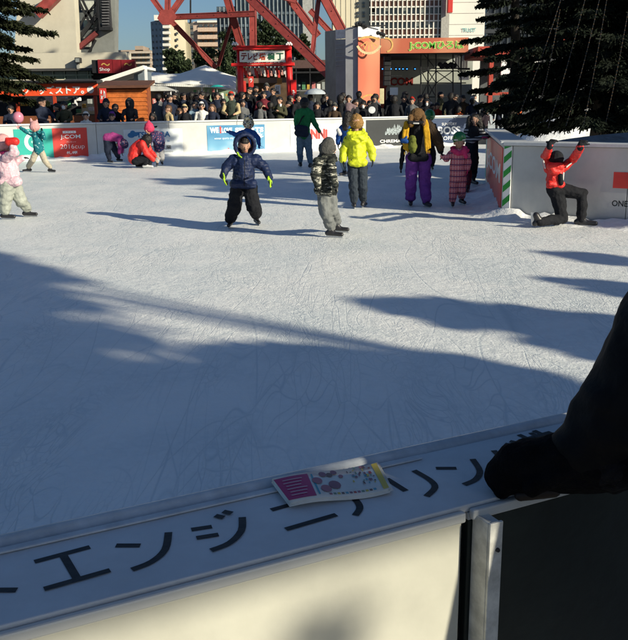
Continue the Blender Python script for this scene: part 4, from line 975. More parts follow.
q0 = h_ * 6.3 + k_ * 1.22; zE = 1.335 - .19 * .72 + 6.3 * TE; back = -ew * 3.2
E0, E1 = q0 + Z * zE, q0 - eu * 6 + Z * zE
R0, R1 = E0 + back + Z * 2.3, E1 + back + Z * 2.3
MB().hexa([E0, E1, R1, R0, E0 + Z * .03, E1 + Z * .03, R1 + Z * .03, R0 + Z * .03]).build('roof', M_TENT, shade_canopy)
for a in (E0, E1, R0, R1): p = a + (back.normalized() * .1 if a in (E0, E1) else Vector((0, 0, 0))); MB().tube([(p.x, p.y, 0), (p.x, p.y, a.z)], .03, 8).build('pole', C_WHT, shade_canopy)
caster('b', 'tall broad evergreen behind the photographer, shading the left of the ice', 13, 3.1, 6.6, 1.55, 2.45, 42, n=26000, cl=56, tr=.004)
caster('b', 'narrow evergreen beside the tall broad one behind the photographer', 12, 4.75, 6.6, 1.80, 1.05, 48, n=12000, cl=40, tr=.002)
caster('b', 'low bushy evergreen beside the rink, under the tall broad one', 10, 3.0, 1.86, -1.8, 1.5, 47, n=26000, cl=95)
caster('b', 'second low bushy evergreen beside the rink, nearest its corner', 9, 4.15, 1.70, -2.2, .95, 49, n=14000, cl=44)
caster('b', 'rounded bush beside the low bushy evergreen', 9, 1.95, 2.3, -1.5, .62, 53, n=9000, cl=34, tr=.004)
caster('b', 'added unseen shrub behind the photographer, shading the lower left of the near barrier', 8, .20, 1.30, -1.6, .24, 50, n=2500, cl=20, tr=.004, ls=.04)  # added out of view to darken the lower left of the cream panel
caster('b', 'added unseen leaf clump behind the photographer, casting a blotch on the near barrier', 8, .84, 1.27, 1.07, .055, 51, n=260, cl=6, tr=.0015, ls=.022)  # small clump added out of view to cast one soft blotch on the panel
caster('c', 'second slender conifer right of the rink', 8, 7.6, 1.05, -2.2, .4, 52, nbr=30, tw=40)
caster('c', 'slim young conifer beside the rink, throwing the pointed shadow', 9, 6.0, 1.42, -1.6, 1.3, 43, nbr=60, tw=70, shape=.7)
caster('c', 'conifer on the right side of the rink, shading the island barrier', 6.5, 13.6, 5.5, -1.6, 2.7, 45, nbr=100, tw=90, shape=.4)
caster('c', 'slender conifer right of the rink, throwing thin shadows over the ice', 8, 9.0, 1.35, -2.2, .5, 46, nbr=30, tw=40)

# ------------------------------------------------------------------ people
def camo(t, v): return ramp(t, noise_fac(t, v, 8, 3, (1, 1, 4.2)), [(0, (.012, .014, .014)), (.46, (.055, .06, .05)), (.52, (.016, .018, .018)), (.57, (.42, .41, .35)), (.63, (.03, .034, .03))])
def plaid(t, v):
    a = wave_fac(t, v, 7, 'Z'); b = wave_fac(t, v, 8, 'X'); c = mixc(t, math_n(t, 'MULTIPLY', a, .8), (.66, .20, .24), (.40, .06, .09)); c = mixc(t, math_n(t, 'MULTIPLY', b, .6), c, (.70, .40, .40))
    return mixc(t, math_n(t, 'GREATER_THAN', wave_fac(t, v, 3.5, 'Z'), .92), c, (.10, .03, .10))
def stripe(t, v): return ramp(t, wave_fac(t, v, 5.5, 'Z', 1.0), [(0, (.02, .02, .025)), (.5, (.38, .38, .38))])
def pinkp(t, v): return ramp(t, noise_fac(t, v, 30, 2), [(0, (.60, .40, .46)), (.52, (.68, .50, .55)), (.62, (.72, .62, .64))])
def tealp(t, v): return ramp(t, noise_fac(t, v, 22, 2), [(0, (.01, .14, .17)), (.56, (.03, .22, .26)), (.64, (.35, .50, .50))])
def navyp(t, v): return ramp(t, noise_fac(t, v, 26, 2), [(0, (.02, .03, .09)), (.56, (.20, .03, .07)), (.64, (.28, .30, .36))])
def jest(t, v): return ramp(t, noise_fac(t, v, 22, 1, (1, 1, 1.6)), [(0, (.02, .02, .02)), (.45, (.60, .60, .60)), (.56, (.55, .42, .03)), (.62, (.03, .03, .03)), (.70, (.65, .65, .65))])
MC = dict(
 navy=cloth('navy_nylon', (.010, .020, .066), rough=.55, spec=.3, vs=20), blackc=cloth('black_fabric', (.014, .015, .019)), nearblack=cloth('charcoal_fabric', (.028, .029, .034)),
 yellow=cloth('yellow_nylon', (.60, .66, .02), rough=.55, spec=.4), tan=cloth('tan_knit', (.33, .19, .07), bump=1, bs=70), camo=patt('camouflage_fabric', camo), greyk=cloth('grey_knit', (.10, .10, .095), bump=1, bs=90),
 greyp=cloth('grey_trousers', (.17, .18, .18)), greenk=cloth('green_knit', (.02, .17, .06)), jean=cloth('blue_denim', (.12, .19, .26), vs=30), jeand=cloth('dark_denim', (.035, .045, .06), vs=30),
 lime=cloth('lime_glove', (.38, .62, .04)), purple=cloth('purple_nylon', (.15, .045, .27)), gold=cloth('gold_scarf', (.52, .29, .02)), brown=cloth('brown_fur', (.06, .04, .025), bump=1, bs=60), tanhair=cloth('tawny_hair', (.16, .09, .04), bump=1, bs=80),
 plaid=patt('plaid_snowsuit', plaid), pinks=cloth('pink_scarf', (.62, .05, .16)), helm=mat('green_helmet', (.01, .16, .04), .25, .1, spec=.7), stripe=patt('striped_knit', stripe), red=cloth('red_nylon', (.62, .025, .02), rough=.5, spec=.4),
 pinkj=patt('pale_pink_print', pinkp), greyg=cloth('pale_grey_trousers', (.33, .35, .31)), beige=cloth('beige_trousers', (.42, .38, .30)), teal=patt('teal_print_jacket', tealp), pinkh=cloth('pink_hat', (.60, .32, .32)), magenta=cloth('magenta_jacket', (.33, .05, .20)),
 navyp=patt('navy_patterned_jacket', navyp), palep=cloth('pale_patterned_trousers', (.32, .32, .33)), redpk=cloth('crimson_pink_hat', (.58, .05, .12)), jester=patt('chequered_hat', jest), blue=cloth('blue_jacket', (.02, .08, .30)), white=cloth('white_cloth', (.66, .65, .62)),
 vest=cloth('dark_green_vest', (.035, .045, .035)), sand=cloth('sand_jacket', (.46, .36, .20)), ltblue=cloth('light_blue_coat', (.18, .27, .36)), olive=cloth('olive_coat', (.06, .06, .035)), maroon=cloth('maroon_coat', (.14, .02, .03)), redc=cloth('red_coat', (.45, .03, .02)), greyc=cloth('grey_coat', (.13, .135, .14)), mauve=cloth('mauve_coat', (.20, .14, .15)),
 dnavy=cloth('dark_navy_coat', (.018, .024, .045)), orange=cloth('orange_jacket', (.50, .10, .03)), tealc=cloth('teal_coat', (.02, .14, .17)), boot=mat('skate_leather', (.02, .02, .024), .4, .2, spec=.5), bootw=mat('white_skate', (.6, .6, .6), .4), steel=mat('skate_blade', (.5, .52, .55), .25, .1, metal=.9), rubber=mat('eye_black', (.01, .01, .01), .2), lip=mat('lip', (.32, .10, .08), .5), mask=mat('paper_mask', (.72, .73, .73), .8), belt=mat('buckle_white', (.5, .5, .5), .4))
M_BODY = cloth('under_layer', (.05, .05, .055))

class Fig:
    """joints are given as seen points, each with its own depth in metres (dy) from the figure's standing depth"""
    def __init__(s, px, py, name_label, group=None, Y=None, z=0.0):
        g = G(px, py, z) if Y is None else Vector((at(px, py, Y).x, Y, z)); s.Y = g.y
        s.k = (g - Vector((0, 0, H))).length / F; s.root = thing('person', name_label, 'person', g, group); s.vox = s.k * .42
        s.body = []
    def p(s, px, py, dy=0.0): return at(px, py, s.Y + dy)
    def c(s, a, b, r1, r2, mi=0):        # capsule between seen points (px, py[, dy]); radii in seen pixels
        return (s.p(*a), s.p(*b), r1 * s.k, r2 * s.k, mi)
    def chain(s, pts, rs, mi=0): return [s.c(pts[i], pts[i + 1], rs[i], rs[i + 1], mi) for i in range(len(pts) - 1)]
    def hem(s, x0, x1, y, r, d): return [s.c((x0, y, k * d), (x1, y, k * d), r, r) for k in (-1, -.33, .33, 1)]
    def grow(s, name, prims, m, vox=None, parent=None, **k): return grow(name, prims, vox or s.vox, parent or s.root, m, **k)
def look_dir(yaw, pitch=0): return Vector((math.sin(yaw) * math.cos(pitch), -math.cos(yaw) * math.cos(pitch), math.sin(pitch)))
def head_prims(c, r, yaw, pitch=0, mi=0):
    """skull, jaw, nose, ears and neck root; c centre, r half height in metres, yaw 0 faces the camera, + turns to the picture's right"""
    f = look_dir(yaw, pitch); sd_ = f.cross(Z).normalized(); up = sd_.cross(f); c = Vector(c)
    return [(c + up * r * .22 - f * r * .12, c + up * r * .18 + f * r * .08, r * .78, r * .76, mi), (c + up * -.25 * r + f * r * .1, c - up * r * .52 + f * r * .22, r * .62, r * .40, mi),
            (c + f * r * .76 + up * r * .06, c + f * r * .92 - up * r * .18, r * .09, r * .15, mi), (c + f * r * .70 - up * r * .46, c + f * r * .72 - up * r * .46, r * .2, r * .18, mi),
            (c + sd_ * r * .76, c + sd_ * r * .78 - up * r * .2, r * .14, r * .1, mi), (c - sd_ * r * .76, c - sd_ * r * .78 - up * r * .2, r * .14, r * .1, mi),
            (c - up * r * .5 - f * r * .1, c - up * r * 1.35 - f * r * .2, r * .44, r * .46, mi)]
def face(parent, c, r, yaw, pitch=0):
    f = look_dir(yaw, pitch); sd_ = f.cross(Z).normalized(); up = sd_.cross(f); c = Vector(c)
    for s in (-1, 1):
        mb = MB(); e = c + f * r * .74 + sd_ * s * r * .30 + up * r * .10; mb.ball(e - f * r * .03, r * .085, 8, 5, 0, (1.2, 1.0, .55)); mb.build('eye', MC['rubber'], parent)
        mb = MB(); mb.tube([e + up * r * .17 - sd_ * s * r * .14 + f * r * .0, e + up * r * .20 + f * r * .01, e + up * r * .16 + sd_ * s * r * .16 - f * r * .05], r * .028, 5); mb.build('eyebrow', M_HAIR, parent)
    m_ = c + f * r * .90 - up * r * .48; mb = MB(); mb.tube([m_ - sd_ * r * .22 - f * r * .08, m_, m_ + sd_ * r * .22 - f * r * .08], [r * .03, r * .06, r * .03], 6); mb.build('mouth', MC['lip'], parent)
def skate(fig, ankle, toe_dir, L=None, m='boot', ank_r=None):
    """boot and blade; ankle is a world point, toe_dir a level direction"""
    L = L or .2; t = Vector(toe_dir).normalized(); a = Vector(ankle); g = a.z - .09
    heel = Vector((a.x, a.y, g + .055)) - t * L * .25; toe = Vector((a.x, a.y, g + .045)) + t * L * .72
    pr = [(a + Z * .06, a, .045, .042, 0), (a, heel, .042, .036, 0), (heel, toe, .036, .030, 0), (a, (heel + toe) / 2, .04, .034, 0)]
    s = .9 if L < .22 else 1.1; pr = [(p, q, r1 * s, r2 * s, k) for p, q, r1, r2, k in pr]
    b = grow('skate', pr, .010, fig.root, MC[m], smooth=3)
    mb = MB(); q = t.cross(Z); h0, h1 = heel - t * .01, toe + t * .01
    mb.hexa([Vector((h0.x, h0.y, .002)) - q * .003, Vector((h1.x, h1.y, .002)) - q * .003, Vector((h1.x, h1.y, .002)) + q * .003, Vector((h0.x, h0.y, .002)) + q * .003, Vector((h0.x, h0.y, g + .03)) - q * .003, Vector((h1.x, h1.y, g + .03)) - q * .003, Vector((h1.x, h1.y, g + .03)) + q * .003, Vector((h0.x, h0.y, g + .03)) + q * .003])
    o = mb.build('blade', MC['steel'], b); return b
def glove(fig, w, d, nrm, m, curl=.5, s=.15, ts=1, name='glove'): return grow(name, hand_prims(w, d, nrm, s, curl, ts), s * .045, fig.root, MC[m], smooth=2)
def foot(px, py, h=.09): g = G(px, py); return g + Z * h

# F  boy in blue hooded coat, centre
f = Fig(241, 228, 'child in navy hooded coat with lime gloves, skating towards the camera')
hd = f.p(244.6, 145.9); hr = 7.4 * f.k; yw, pt = R(12), R(-10)
aL, aR = foot(230.5, 227.5), foot(256.5, 224.5)
arms = f.chain([(233, 160, 0), (226, 168, -.02), (223.3, 175.5, -.08)], [5.5, 4.6, 3.6]) + f.chain([(256, 160, 0), (264, 167, -.03), (269.5, 177, -.1)], [5.5, 4.6, 3.6])
legs = [(f.p(237.5, 188), f.p(234, 208, -.03), 7.4 * f.k, 7 * f.k, 0), (f.p(234, 208, -.03), aL + Z * .05, 7 * f.k, 6.1 * f.k, 0), (f.p(250, 188), f.p(253.3, 206, -.05), 7.4 * f.k, 7 * f.k, 0), (f.p(253.3, 206, -.05), aR + Z * .06, 7 * f.k, 6.1 * f.k, 0)]
torso = f.chain([(244.5, 162, 0), (244, 170, 0), (243.5, 177, 0)], [9.5, 10.6, 11.2]) + [f.c((235, 162), (254, 162), 6.5, 6.5)] + f.hem(235.5, 251.8, 184, 5.2, .085)
sh = lambda pr, k_=.8, mi=0: [(p, q, a * k_, b * k_, mi) for p, q, a, b, _ in pr]
f.grow('body', head_prims(hd, hr, yw, pt, 0) + sh(arms, .8, 1) + sh(torso, .8, 1) + sh(legs, .8, 1), [M_SKIN, M_BODY]); face(f.root, hd, hr, yw, pt)
f.grow('coat', torso + arms + [f.c((244, 159.5), (244.5, 161), 7, 8.5)], MC['navy'], disp=.011, ds=13, quilt=.004, qs=75)
f.grow('trousers', legs, MC['blackc'], disp=.012, ds=11)
# hood: thick shell open to the front, ring of fabric round the face
hf_ = hr; hr = 8.3 * f.k; up_ = Z; fd = look_dir(yw, pt); sdv = fd.cross(Z).normalized(); upv = sdv.cross(fd); hp = []
for k in range(20):
    a = 2 * math.pi * k / 20; a2 = 2 * math.pi * (k + 1) / 20
    def rim(a_, o, s_): return hd + fd * hr * o + sdv * math.cos(a_) * hr * 1.13 * s_ + upv * (math.sin(a_) * hr * 1.20 * s_ + hr * (.20 if math.sin(a_) > 0 else .12)) - fd * hr * .12 * math.sin(a_) * 0
    hp.append((rim(a, .42, 1), rim(a2, .42, 1), hr * .21, hr * .21, 0)); hp.append((rim(a, .1, 1.03), rim(a2, .1, 1.03), hr * .22, hr * .22, 0)); hp.append((rim(a, -.3, .95), rim(a2, -.3, .95), hr * .24, hr * .24, 0))
hp += [(hd - fd * hr * .75 + upv * hr * .2, hd - fd * hr * .65 - upv * hr * .3, hr * .72, hr * .7, 0), (hd - fd * hr * .5 + upv * hr * .9, hd - fd * hr * .15 + upv * hr * 1.45, hr * .40, hr * .30, 0), (hd + upv * hr * 1.5, hd + fd * hr * .35 + upv * hr * 1.38, hr * .25, hr * .2, 0)]
f.grow('hood', hp, MC['navy'], disp=.004, ds=20, quilt=.002, qs=75)
glove(f, f.p(223.6, 174, -.08), f.p(224.5, 184, -.14) - f.p(223.6, 174, -.08), (1, 0, 0), 'lime', .35, .175, 1)
glove(f, f.p(269, 175.5, -.1), f.p(272, 186, -.16) - f.p(269, 175.5, -.1), (-1, .3, 0), 'lime', .35, .175, -1)
gp = [f.c((226.6, 182, -.14), (227, 184, -.15), 1.5, 1.2), f.c((270, 182, -.14), (271, 185, -.15), 1.6, 1.3)]
for q in gp: f.grow('glove_patch', [q], MC['blackc'], f.vox * .7)
skate(f, aL, (-.1, -1, 0), .19); skate(f, aR, (.35, -1, 0), .19)
f.grow('hair', [(hd + upv * hf_ * .52 + fd * hf_ * .16, hd + upv * hf_ * .40 - fd * hf_ * .2, hf_ * .66, hf_ * .72, 0)], M_HAIR, disp=.003, ds=60)
f.grow('zip', f.chain([(244.5, 160.5, -.185), (244.5, 172, -.20), (244.3, 186, -.165)], [.42, .42, .42]), MC['blackc'], f.vox * .5)
for a_, b_ in (((236.5, 176, -.165), (240.5, 177.5, -.19)), ((248.5, 177.5, -.19), (252.5, 176, -.165))): f.grow('pocket_flap', [f.c(a_, b_, .9, .9)], MC['dnavy'], f.vox * .6)
f.grow('collar', [f.c((236.8, 151.5, -.06), (238.8, 155.5, -.10), 1.1, 1.0), f.c((238.8, 155.5, -.10), (241.5, 157.5, -.12), .9, .7)], MC['lime'], f.vox * .7)

# G  boy in camouflage jacket, seen from behind turning right
f = Fig(334, 239, 'child in dark camouflage jacket and grey beanie, facing away to the right')
hd = f.p(328.5, 148.5); hr = 8.8 * f.k; yw = R(125)
aL, aR = foot(331, 237.5), foot(337, 232.5)
arms = f.chain([(318, 162, -.12), (314.8, 174, -.14), (318, 186, -.16)], [5.2, 4.8, 3.8]) + f.chain([(331, 163, -.1), (332.5, 176, -.16), (335, 186, -.22)], [5, 4.8, 3.6])
torso = f.chain([(325.5, 163, 0), (325.5, 174, 0), (326, 183, 0)], [9.6, 10.5, 11]) + f.hem(319.5, 332.5, 190, 5.2, .07)
legs = [(f.p(323, 190), f.p(325.5, 213), 7.2 * f.k, 6.2 * f.k, 0), (f.p(325.5, 213), aL + Z * .06, 6.2 * f.k, 5.4 * f.k, 0), (f.p(330, 190, .08), f.p(332, 211, .05), 6.6 * f.k, 6 * f.k, 0), (f.p(332, 211, .05), aR + Z * .06, 6 * f.k, 5.0 * f.k, 0)]
f.grow('body', head_prims(hd, hr, yw) + sh(arms, .8, 1) + sh(torso, .8, 1) + sh(legs, .8, 1), [M_SKIN, M_BODY]); face(f.root, hd, hr, yw)
f.grow('jacket', torso + arms + f.chain([(325, 156, 0), (331, 157, -.03), (335, 159, 0)], [6, 5.2, 3]), MC['camo'], disp=.012, ds=13)
f.grow('trousers', legs, MC['greyp'], disp=.014, ds=12)
f.grow('beanie', [(hd + Z * hr * .18 - look_dir(yw) * hr * .12, hd + Z * hr * .55, hr * .98, hr * .72, 0), (hd + Z * hr * .0 - look_dir(yw) * hr * .35, hd + Z * hr * .1, hr * .82, hr * .85, 0)], MC['greyk'], disp=.003, ds=30)
f.grow('hair', [(hd - look_dir(yw) * hr * .5 - Z * hr * .35, hd - look_dir(yw) * hr * .4 - Z * hr * .1, hr * .5, hr * .5, 0)], M_HAIR)
glove(f, f.p(318, 186, -.16), Vector((.1, -.1, -1)), (1, 0, 0), 'blackc', .5, .12, 1); glove(f, f.p(335, 186, -.22), Vector((.3, -.2, -1)), (-1, 0, 0), 'blackc', .5, .12, 1)
skate(f, aL, (.85, -.35, 0), .2); skate(f, aR, (.9, -.25, 0), .2)

# J  boy in yellow jacket from behind
f = Fig(358, 209, 'child in bright yellow hooded jacket and fuzzy tan hat, seen from behind')
hd = f.p(356.5, 123); hr = 7.0 * f.k; yw = R(178)
aL, aR = foot(354, 208.5), foot(363.3, 207.5)
arms = f.chain([(347, 140, 0), (343.5, 151, 0), (343.3, 160, -.04)], [4.4, 4.0, 3.2]) + f.chain([(367, 140, 0), (371.5, 151, 0), (372.3, 158.5, -.04)], [4.4, 4.0, 3.2])
torso = f.chain([(357, 140.5, 0), (357, 148, 0), (357.3, 156, 0)], [8.4, 8.8, 9.4]) + [f.c((349.5, 139.5), (364.5, 139.5), 5.2, 5.2)] + f.hem(352.3, 362.8, 162.5, 4.4, .085)
legs = [(f.p(353, 164), f.p(353.5, 186), 5.6 * f.k, 4.8 * f.k, 0), (f.p(353.5, 186), aL + Z * .05, 4.8 * f.k, 4.1 * f.k, 0), (f.p(361.8, 164), f.p(362.8, 186), 5.6 * f.k, 4.8 * f.k, 0), (f.p(362.8, 186), aR + Z * .05, 4.8 * f.k, 4.1 * f.k, 0)]
f.grow('body', head_prims(hd, hr, yw) + sh(arms, .8, 1) + sh(torso, .8, 1) + sh(legs, .8, 1), [M_SKIN, M_BODY])
f.grow('jacket', torso + arms, MC['yellow'], disp=.014, ds=11)
f.grow('hood', [f.c((350, 134.5, -.08), (364, 134.5, -.08), 3.4, 3.4), f.c((352.5, 138, -.13), (361.5, 138, -.13), 3.6, 3.6), f.c((356.8, 142, -.13), (357, 144, -.11), 3.2, 2.5), f.c((351, 131, 0), (362, 131, 0), 3, 3)], MC['yellow'], disp=.010, ds=16)
f.grow('trousers', legs, MC['jeand'], disp=.012, ds=12)
f.grow('hat', [(hd + Z * hr * .05, hd + Z * hr * .38, hr * 1.02, hr * .88, 0), (hd + Z * hr * 1.0, hd + Z * hr * 1.12, hr * .28, hr * .2, 0)], MC['tan'], disp=.007, ds=40)
f.grow('neck_warmer', [f.c((353, 130.5, 0), (360, 130.5, 0), 3.8, 3.8)], MC['brown'])
glove(f, f.p(343.3, 160, -.04), Vector((0, -.1, -1)), (1, 0, 0), 'blackc', .4, .14, 1); glove(f, f.p(372.5, 158.5, -.04), Vector((.05, -.1, -1)), (-1, 0, 0), 'blackc', .4, .14, -1)
skate(f, aL, (-.1, 1, 0), .2); skate(f, aR, (.35, .9, 0), .2)

# K  dark haired skater in blue, behind the yellow jacket
f = Fig(346, 177, 'dark haired skater in blue and white jacket, half hidden behind the yellow jacket')
hd = f.p(347.5, 117.5, 0); hr = 5.2 * f.k; yw = R(150); aL, aR = foot(344.5, 175.5), foot(351, 176)
arms = f.chain([(342, 128), (338.3, 136), (338, 143)], [3, 2.7, 2.2]) + f.chain([(353, 128), (355, 137), (354, 145)], [3, 2.7, 2.2])
torso = f.chain([(347.5, 128), (347.5, 136), (347.5, 144)], [6, 6, 6.2]); legs = [(f.p(345, 146), f.p(341.5, 159, -.1), 3.8 * f.k, 3 * f.k, 0), (f.p(341.5, 159, -.1), aL + Z * .06, 3 * f.k, 2.4 * f.k, 0), (f.p(350.5, 146), f.p(351, 161), 3.8 * f.k, 3 * f.k, 0), (f.p(351, 161), aR + Z * .06, 3 * f.k, 2.4 * f.k, 0)]
f.grow('body', head_prims(hd, hr, yw) + sh(arms, .8, 1) + sh(torso, .8, 1) + sh(legs, .8, 1), [M_SKIN, M_BODY]); f.grow('jacket', torso + arms, MC['blue'], disp=.01); f.grow('trousers', legs, MC['jean'], disp=.01)
f.grow('hair', [(hd + Z * hr * .2, hd - Z * hr * .3, hr * 1.06, hr * 1.0, 0), (hd - Z * hr * .4 - look_dir(yw) * hr * .3, hd - Z * hr * 2.0 - look_dir(yw) * hr * .5, hr * .9, hr * .8, 0)], M_HAIR, disp=.006, ds=30)
f.grow('shoulder_patch', [f.c((338.3, 130.5, -.08), (340, 134, -.1), 2.2, 2)], MC['white']); glove(f, f.p(338, 143), Vector((0, 0, -1)), (1, 0, 0), 'blackc', .4, .16); glove(f, f.p(354, 145), Vector((0, 0, -1)), (1, 0, 0), 'blackc', .4, .16)
skate(f, aL, (-.6, -.8, 0), .23); skate(f, aR, (0, -1, 0), .23)

# H  adult in green jumper with dark bag
f = Fig(305, 168, 'adult in green jumper and jeans with a dark shoulder bag, seen from behind')
hd = f.p(304.5, 103.5); hr = 5.2 * f.k; yw = R(165); aL, aR = foot(300.5, 167), foot(310.5, 168)
arms = f.chain([(298.5, 112.5), (296, 122), (297, 131, -.1)], [3, 2.6, 2]) + f.chain([(310.5, 113), (314.5, 123), (319.5, 131.5, -.05)], [3, 2.6, 1.9])
torso = f.chain([(304.5, 113.5), (304, 123), (303.5, 134)], [6.4, 6.4, 6.2]) + [f.c((299.5, 112.5), (309.5, 112.5), 3.2, 3.2)]
legs = [(f.p(301, 136), f.p(299.8, 151), 4.6 * f.k, 3.5 * f.k, 0), (f.p(299.8, 151), aL + Z * .08, 3.5 * f.k, 2.6 * f.k, 0), (f.p(307, 136), f.p(309, 151), 4.6 * f.k, 3.5 * f.k, 0), (f.p(309, 151), aR + Z * .08, 3.5 * f.k, 2.6 * f.k, 0)]
f.grow('body', head_prims(hd, hr, yw) + sh(arms, .8, 1) + sh(torso, .8, 1) + sh(legs, .8, 1), [M_SKIN, M_BODY]); f.grow('jumper', torso + arms, MC['greenk'], disp=.014, ds=9); f.grow('jeans', legs, MC['jean'], disp=.012, ds=10)
f.grow('hair', [(hd + Z * hr * .22, hd - look_dir(yw) * hr * .15, hr * .92, hr * .92, 0), (hd - look_dir(yw) * hr * .4 - Z * hr * .3, hd - look_dir(yw) * hr * .35 - Z * hr * .8, hr * .75, hr * .5, 0)], M_HAIR, disp=.006, ds=30)
bg_ = f.grow('shoulder_bag', [f.c((297.5, 128, -.25), (305.5, 129, -.28), 3.2, 3.2), f.c((297.5, 133, -.25), (305.5, 134, -.28), 3.2, 3.4)], MC['dnavy'], disp=.006); f.grow('strap', f.chain([(298, 126, -.24), (302, 118, -.2), (309, 111, -.05)], [.7, .7, .7]), MC['blackc'], f.vox * .7)
glove(f, f.p(297, 131, -.1), Vector((0, 0, -1)), (1, 0, 0), 'blackc', .4, .17); grow('hand', hand_prims(f.p(319.5, 131.5, -.05), Vector((.6, -.1, -.7)), (0, 0, -1), .17, .3), .008, f.root, M_SKIN, smooth=2)
skate(f, aL, (-.2, 1, 0), .26); skate(f, aR, (.4, .9, 0), .26)

# I  child in chequered hat behind the navy coat
f = Fig(248, 168, 'child in black, white and yellow chequered hat, behind the navy hooded child')
hd = f.p(248.5, 124.5); hr = 5.4 * f.k; yw = R(20); aL, aR = foot(245.5, 168), foot(251, 167.5)
arms = f.chain([(243, 132.5), (236.5, 135), (230.5, 132.5)], [2.8, 2.5, 2]) + f.chain([(253, 132.5), (258, 138), (259, 144)], [2.8, 2.5, 2])
torso = f.chain([(248, 133), (248, 140), (248, 147)], [5.2, 5.2, 5.4]); legs = [(f.p(246, 148), f.p(245.5, 158), 3.2 * f.k, 2.8 * f.k, 0), (f.p(245.5, 158), aL + Z * .05, 2.8 * f.k, 2.3 * f.k, 0), (f.p(250, 148), f.p(251, 158), 3.2 * f.k, 2.8 * f.k, 0), (f.p(251, 158), aR + Z * .05, 2.8 * f.k, 2.3 * f.k, 0)]
f.grow('body', head_prims(hd, hr, yw) + sh(arms, .8, 1) + sh(torso, .8, 1) + sh(legs, .8, 1), [M_SKIN, M_BODY]); face(f.root, hd, hr, yw); f.grow('jacket', torso + arms, MC['blue'], disp=.01); f.grow('trousers', legs, MC['nearblack'], disp=.01)
f.grow('hat', [(hd + Z * hr * .2, hd + Z * hr * .8, hr * 1.06, hr * .86, 0), (hd + Z * hr * 1.2 + X * hr * .3, hd + Z * hr * 1.75 + X * hr * .45, hr * .36, hr * .26, 0), (hd + Z * hr * 1.2 - X * hr * .4, hd + Z * hr * 1.6 - X * hr * .6, hr * .34, hr * .26, 0)], MC['jester'], disp=.004, ds=30)
glove(f, f.p(230.5, 132.5), Vector((-1, 0, .2)), (0, -1, 0), 'blue', .4, .13); glove(f, f.p(259, 144), Vector((0, 0, -1)), (0, 1, 0), 'blue', .4, .13); skate(f, aL, (0, -1, 0), .19); skate(f, aR, (.2, -1, 0), .19)

# L  adult with the gold scarf and purple trousers, bending forward
f = Fig(418, 206, 'adult in brown and black coat, gold scarf and purple trousers, bending to hold a child')
hd = f.p(417, 118.5, -.12); hr = 7.4 * f.k; yw, pt = R(6), R(-62); aL, aR = foot(410.5, 205.5), foot(426, 206.5)
arms = f.chain([(408, 128), (403, 137, -.12), (404, 143, -.22)], [5, 4.2, 3.2]) + f.chain([(429, 127), (437, 138, -.06), (440.5, 151, -.1)], [5.2, 4.4, 3.2])
torso = f.chain([(418, 128, -.05), (418, 141, 0), (418.5, 149, .03)], [9.6, 10.4, 9.8]) + [f.c((409, 128.5, -.03), (428, 127.5, -.03), 5.2, 5.2)] + f.hem(412.5, 424.5, 157, 4.6, .09)
legs = [(f.p(411.8, 158), f.p(411, 183), 6.6 * f.k, 5.6 * f.k, 0), (f.p(411, 183), aL + Z * .05, 5.6 * f.k, 5.4 * f.k, 0), (f.p(424.5, 158), f.p(424.8, 183), 6.6 * f.k, 5.6 * f.k, 0), (f.p(424.8, 183), aR + Z * .05, 5.6 * f.k, 5.6 * f.k, 0)]
f.grow('body', head_prims(hd, hr, yw, pt) + sh(arms, .8, 1) + sh(torso, .8, 1) + sh(legs, .8, 1), [M_SKIN, M_BODY]); f.grow('coat', torso + arms, MC['blackc'], disp=.012, ds=9)
f.grow('sleeve', f.chain([(428, 127, -.02), (437, 138, -.08), (440.5, 148, -.12)], [5.8, 4.9, 3.9]) + [f.c((426, 123, -.02), (431, 127, -.02), 4.5, 4.5)], MC['brown'], disp=.012, ds=16)
f.grow('trousers', legs, MC['purple'], disp=.016, ds=9)
for a, b, c in (((403.5, 148, .05), (401.5, 160, .03), (400.8, 172, .02)), ((432, 148, .05), (434, 158, .03), (433.5, 166, .02))): f.grow('coat_tail', f.chain([a, b, c], [2.6, 2.4, .8]), MC['blackc'], disp=.01)
f.grow('scarf', [q for o_ in (-1.5, 0, 1.5) for q in f.chain([(406.8 + o_, 123, -.20), (405.3 + o_ * 1.1, 136, -.26 - abs(o_) * .01), (406 + o_ * 1.3, 150 + o_, -.25)], [1.5, 1.5, 1.1]) + f.chain([(425 + o_, 121, -.2), (427 + o_ * 1.1, 135, -.26), (428 + o_ * 1.3, 149 - o_, -.25)], [1.5, 1.5, 1.1])] + f.chain([(406.5, 123, -.2), (416, 126.5, -.1), (425, 121, -.2)], [2.4, 2.4, 2.4]), MC['gold'], disp=.006, ds=12)
for k, (px, py) in enumerate(((404.5, 152), (406, 152), (407.5, 152), (426.5, 151), (428, 151), (429.5, 151))): f.grow('fringe', [f.c((px, py, -.26), (px, py + 2.5, -.26), .55, .4)], MC['gold'], f.vox * .7)
f.grow('hair', [(hd + Z * hr * .3, hd + Z * hr * .1 + YV * .05, hr * 1.06, hr * 1.0, 0), f.c((410.5, 117, -.2), (410.5, 125, -.3), 2.6, 2), f.c((423.5, 117, -.2), (423.5, 124, -.3), 2.6, 2)], MC['tanhair'], disp=.006, ds=20)
f.grow('cap_brim', [f.c((409, 122.5, -.3), (423, 122.8, -.3), 1.7, 1.7)], MC['blackc']); f.grow('cap_badge', [f.c((413.5, 123.4, -.33), (418.5, 123.5, -.33), .8, .8)], MC['belt'], f.vox * .8)
f.grow('pouch', [f.c((412.5, 140, -.3), (412.8, 150, -.3), 4, 3.6)], cloth('olive_yellow_pouch', (.13, .15, .03)), disp=.014, ds=16)
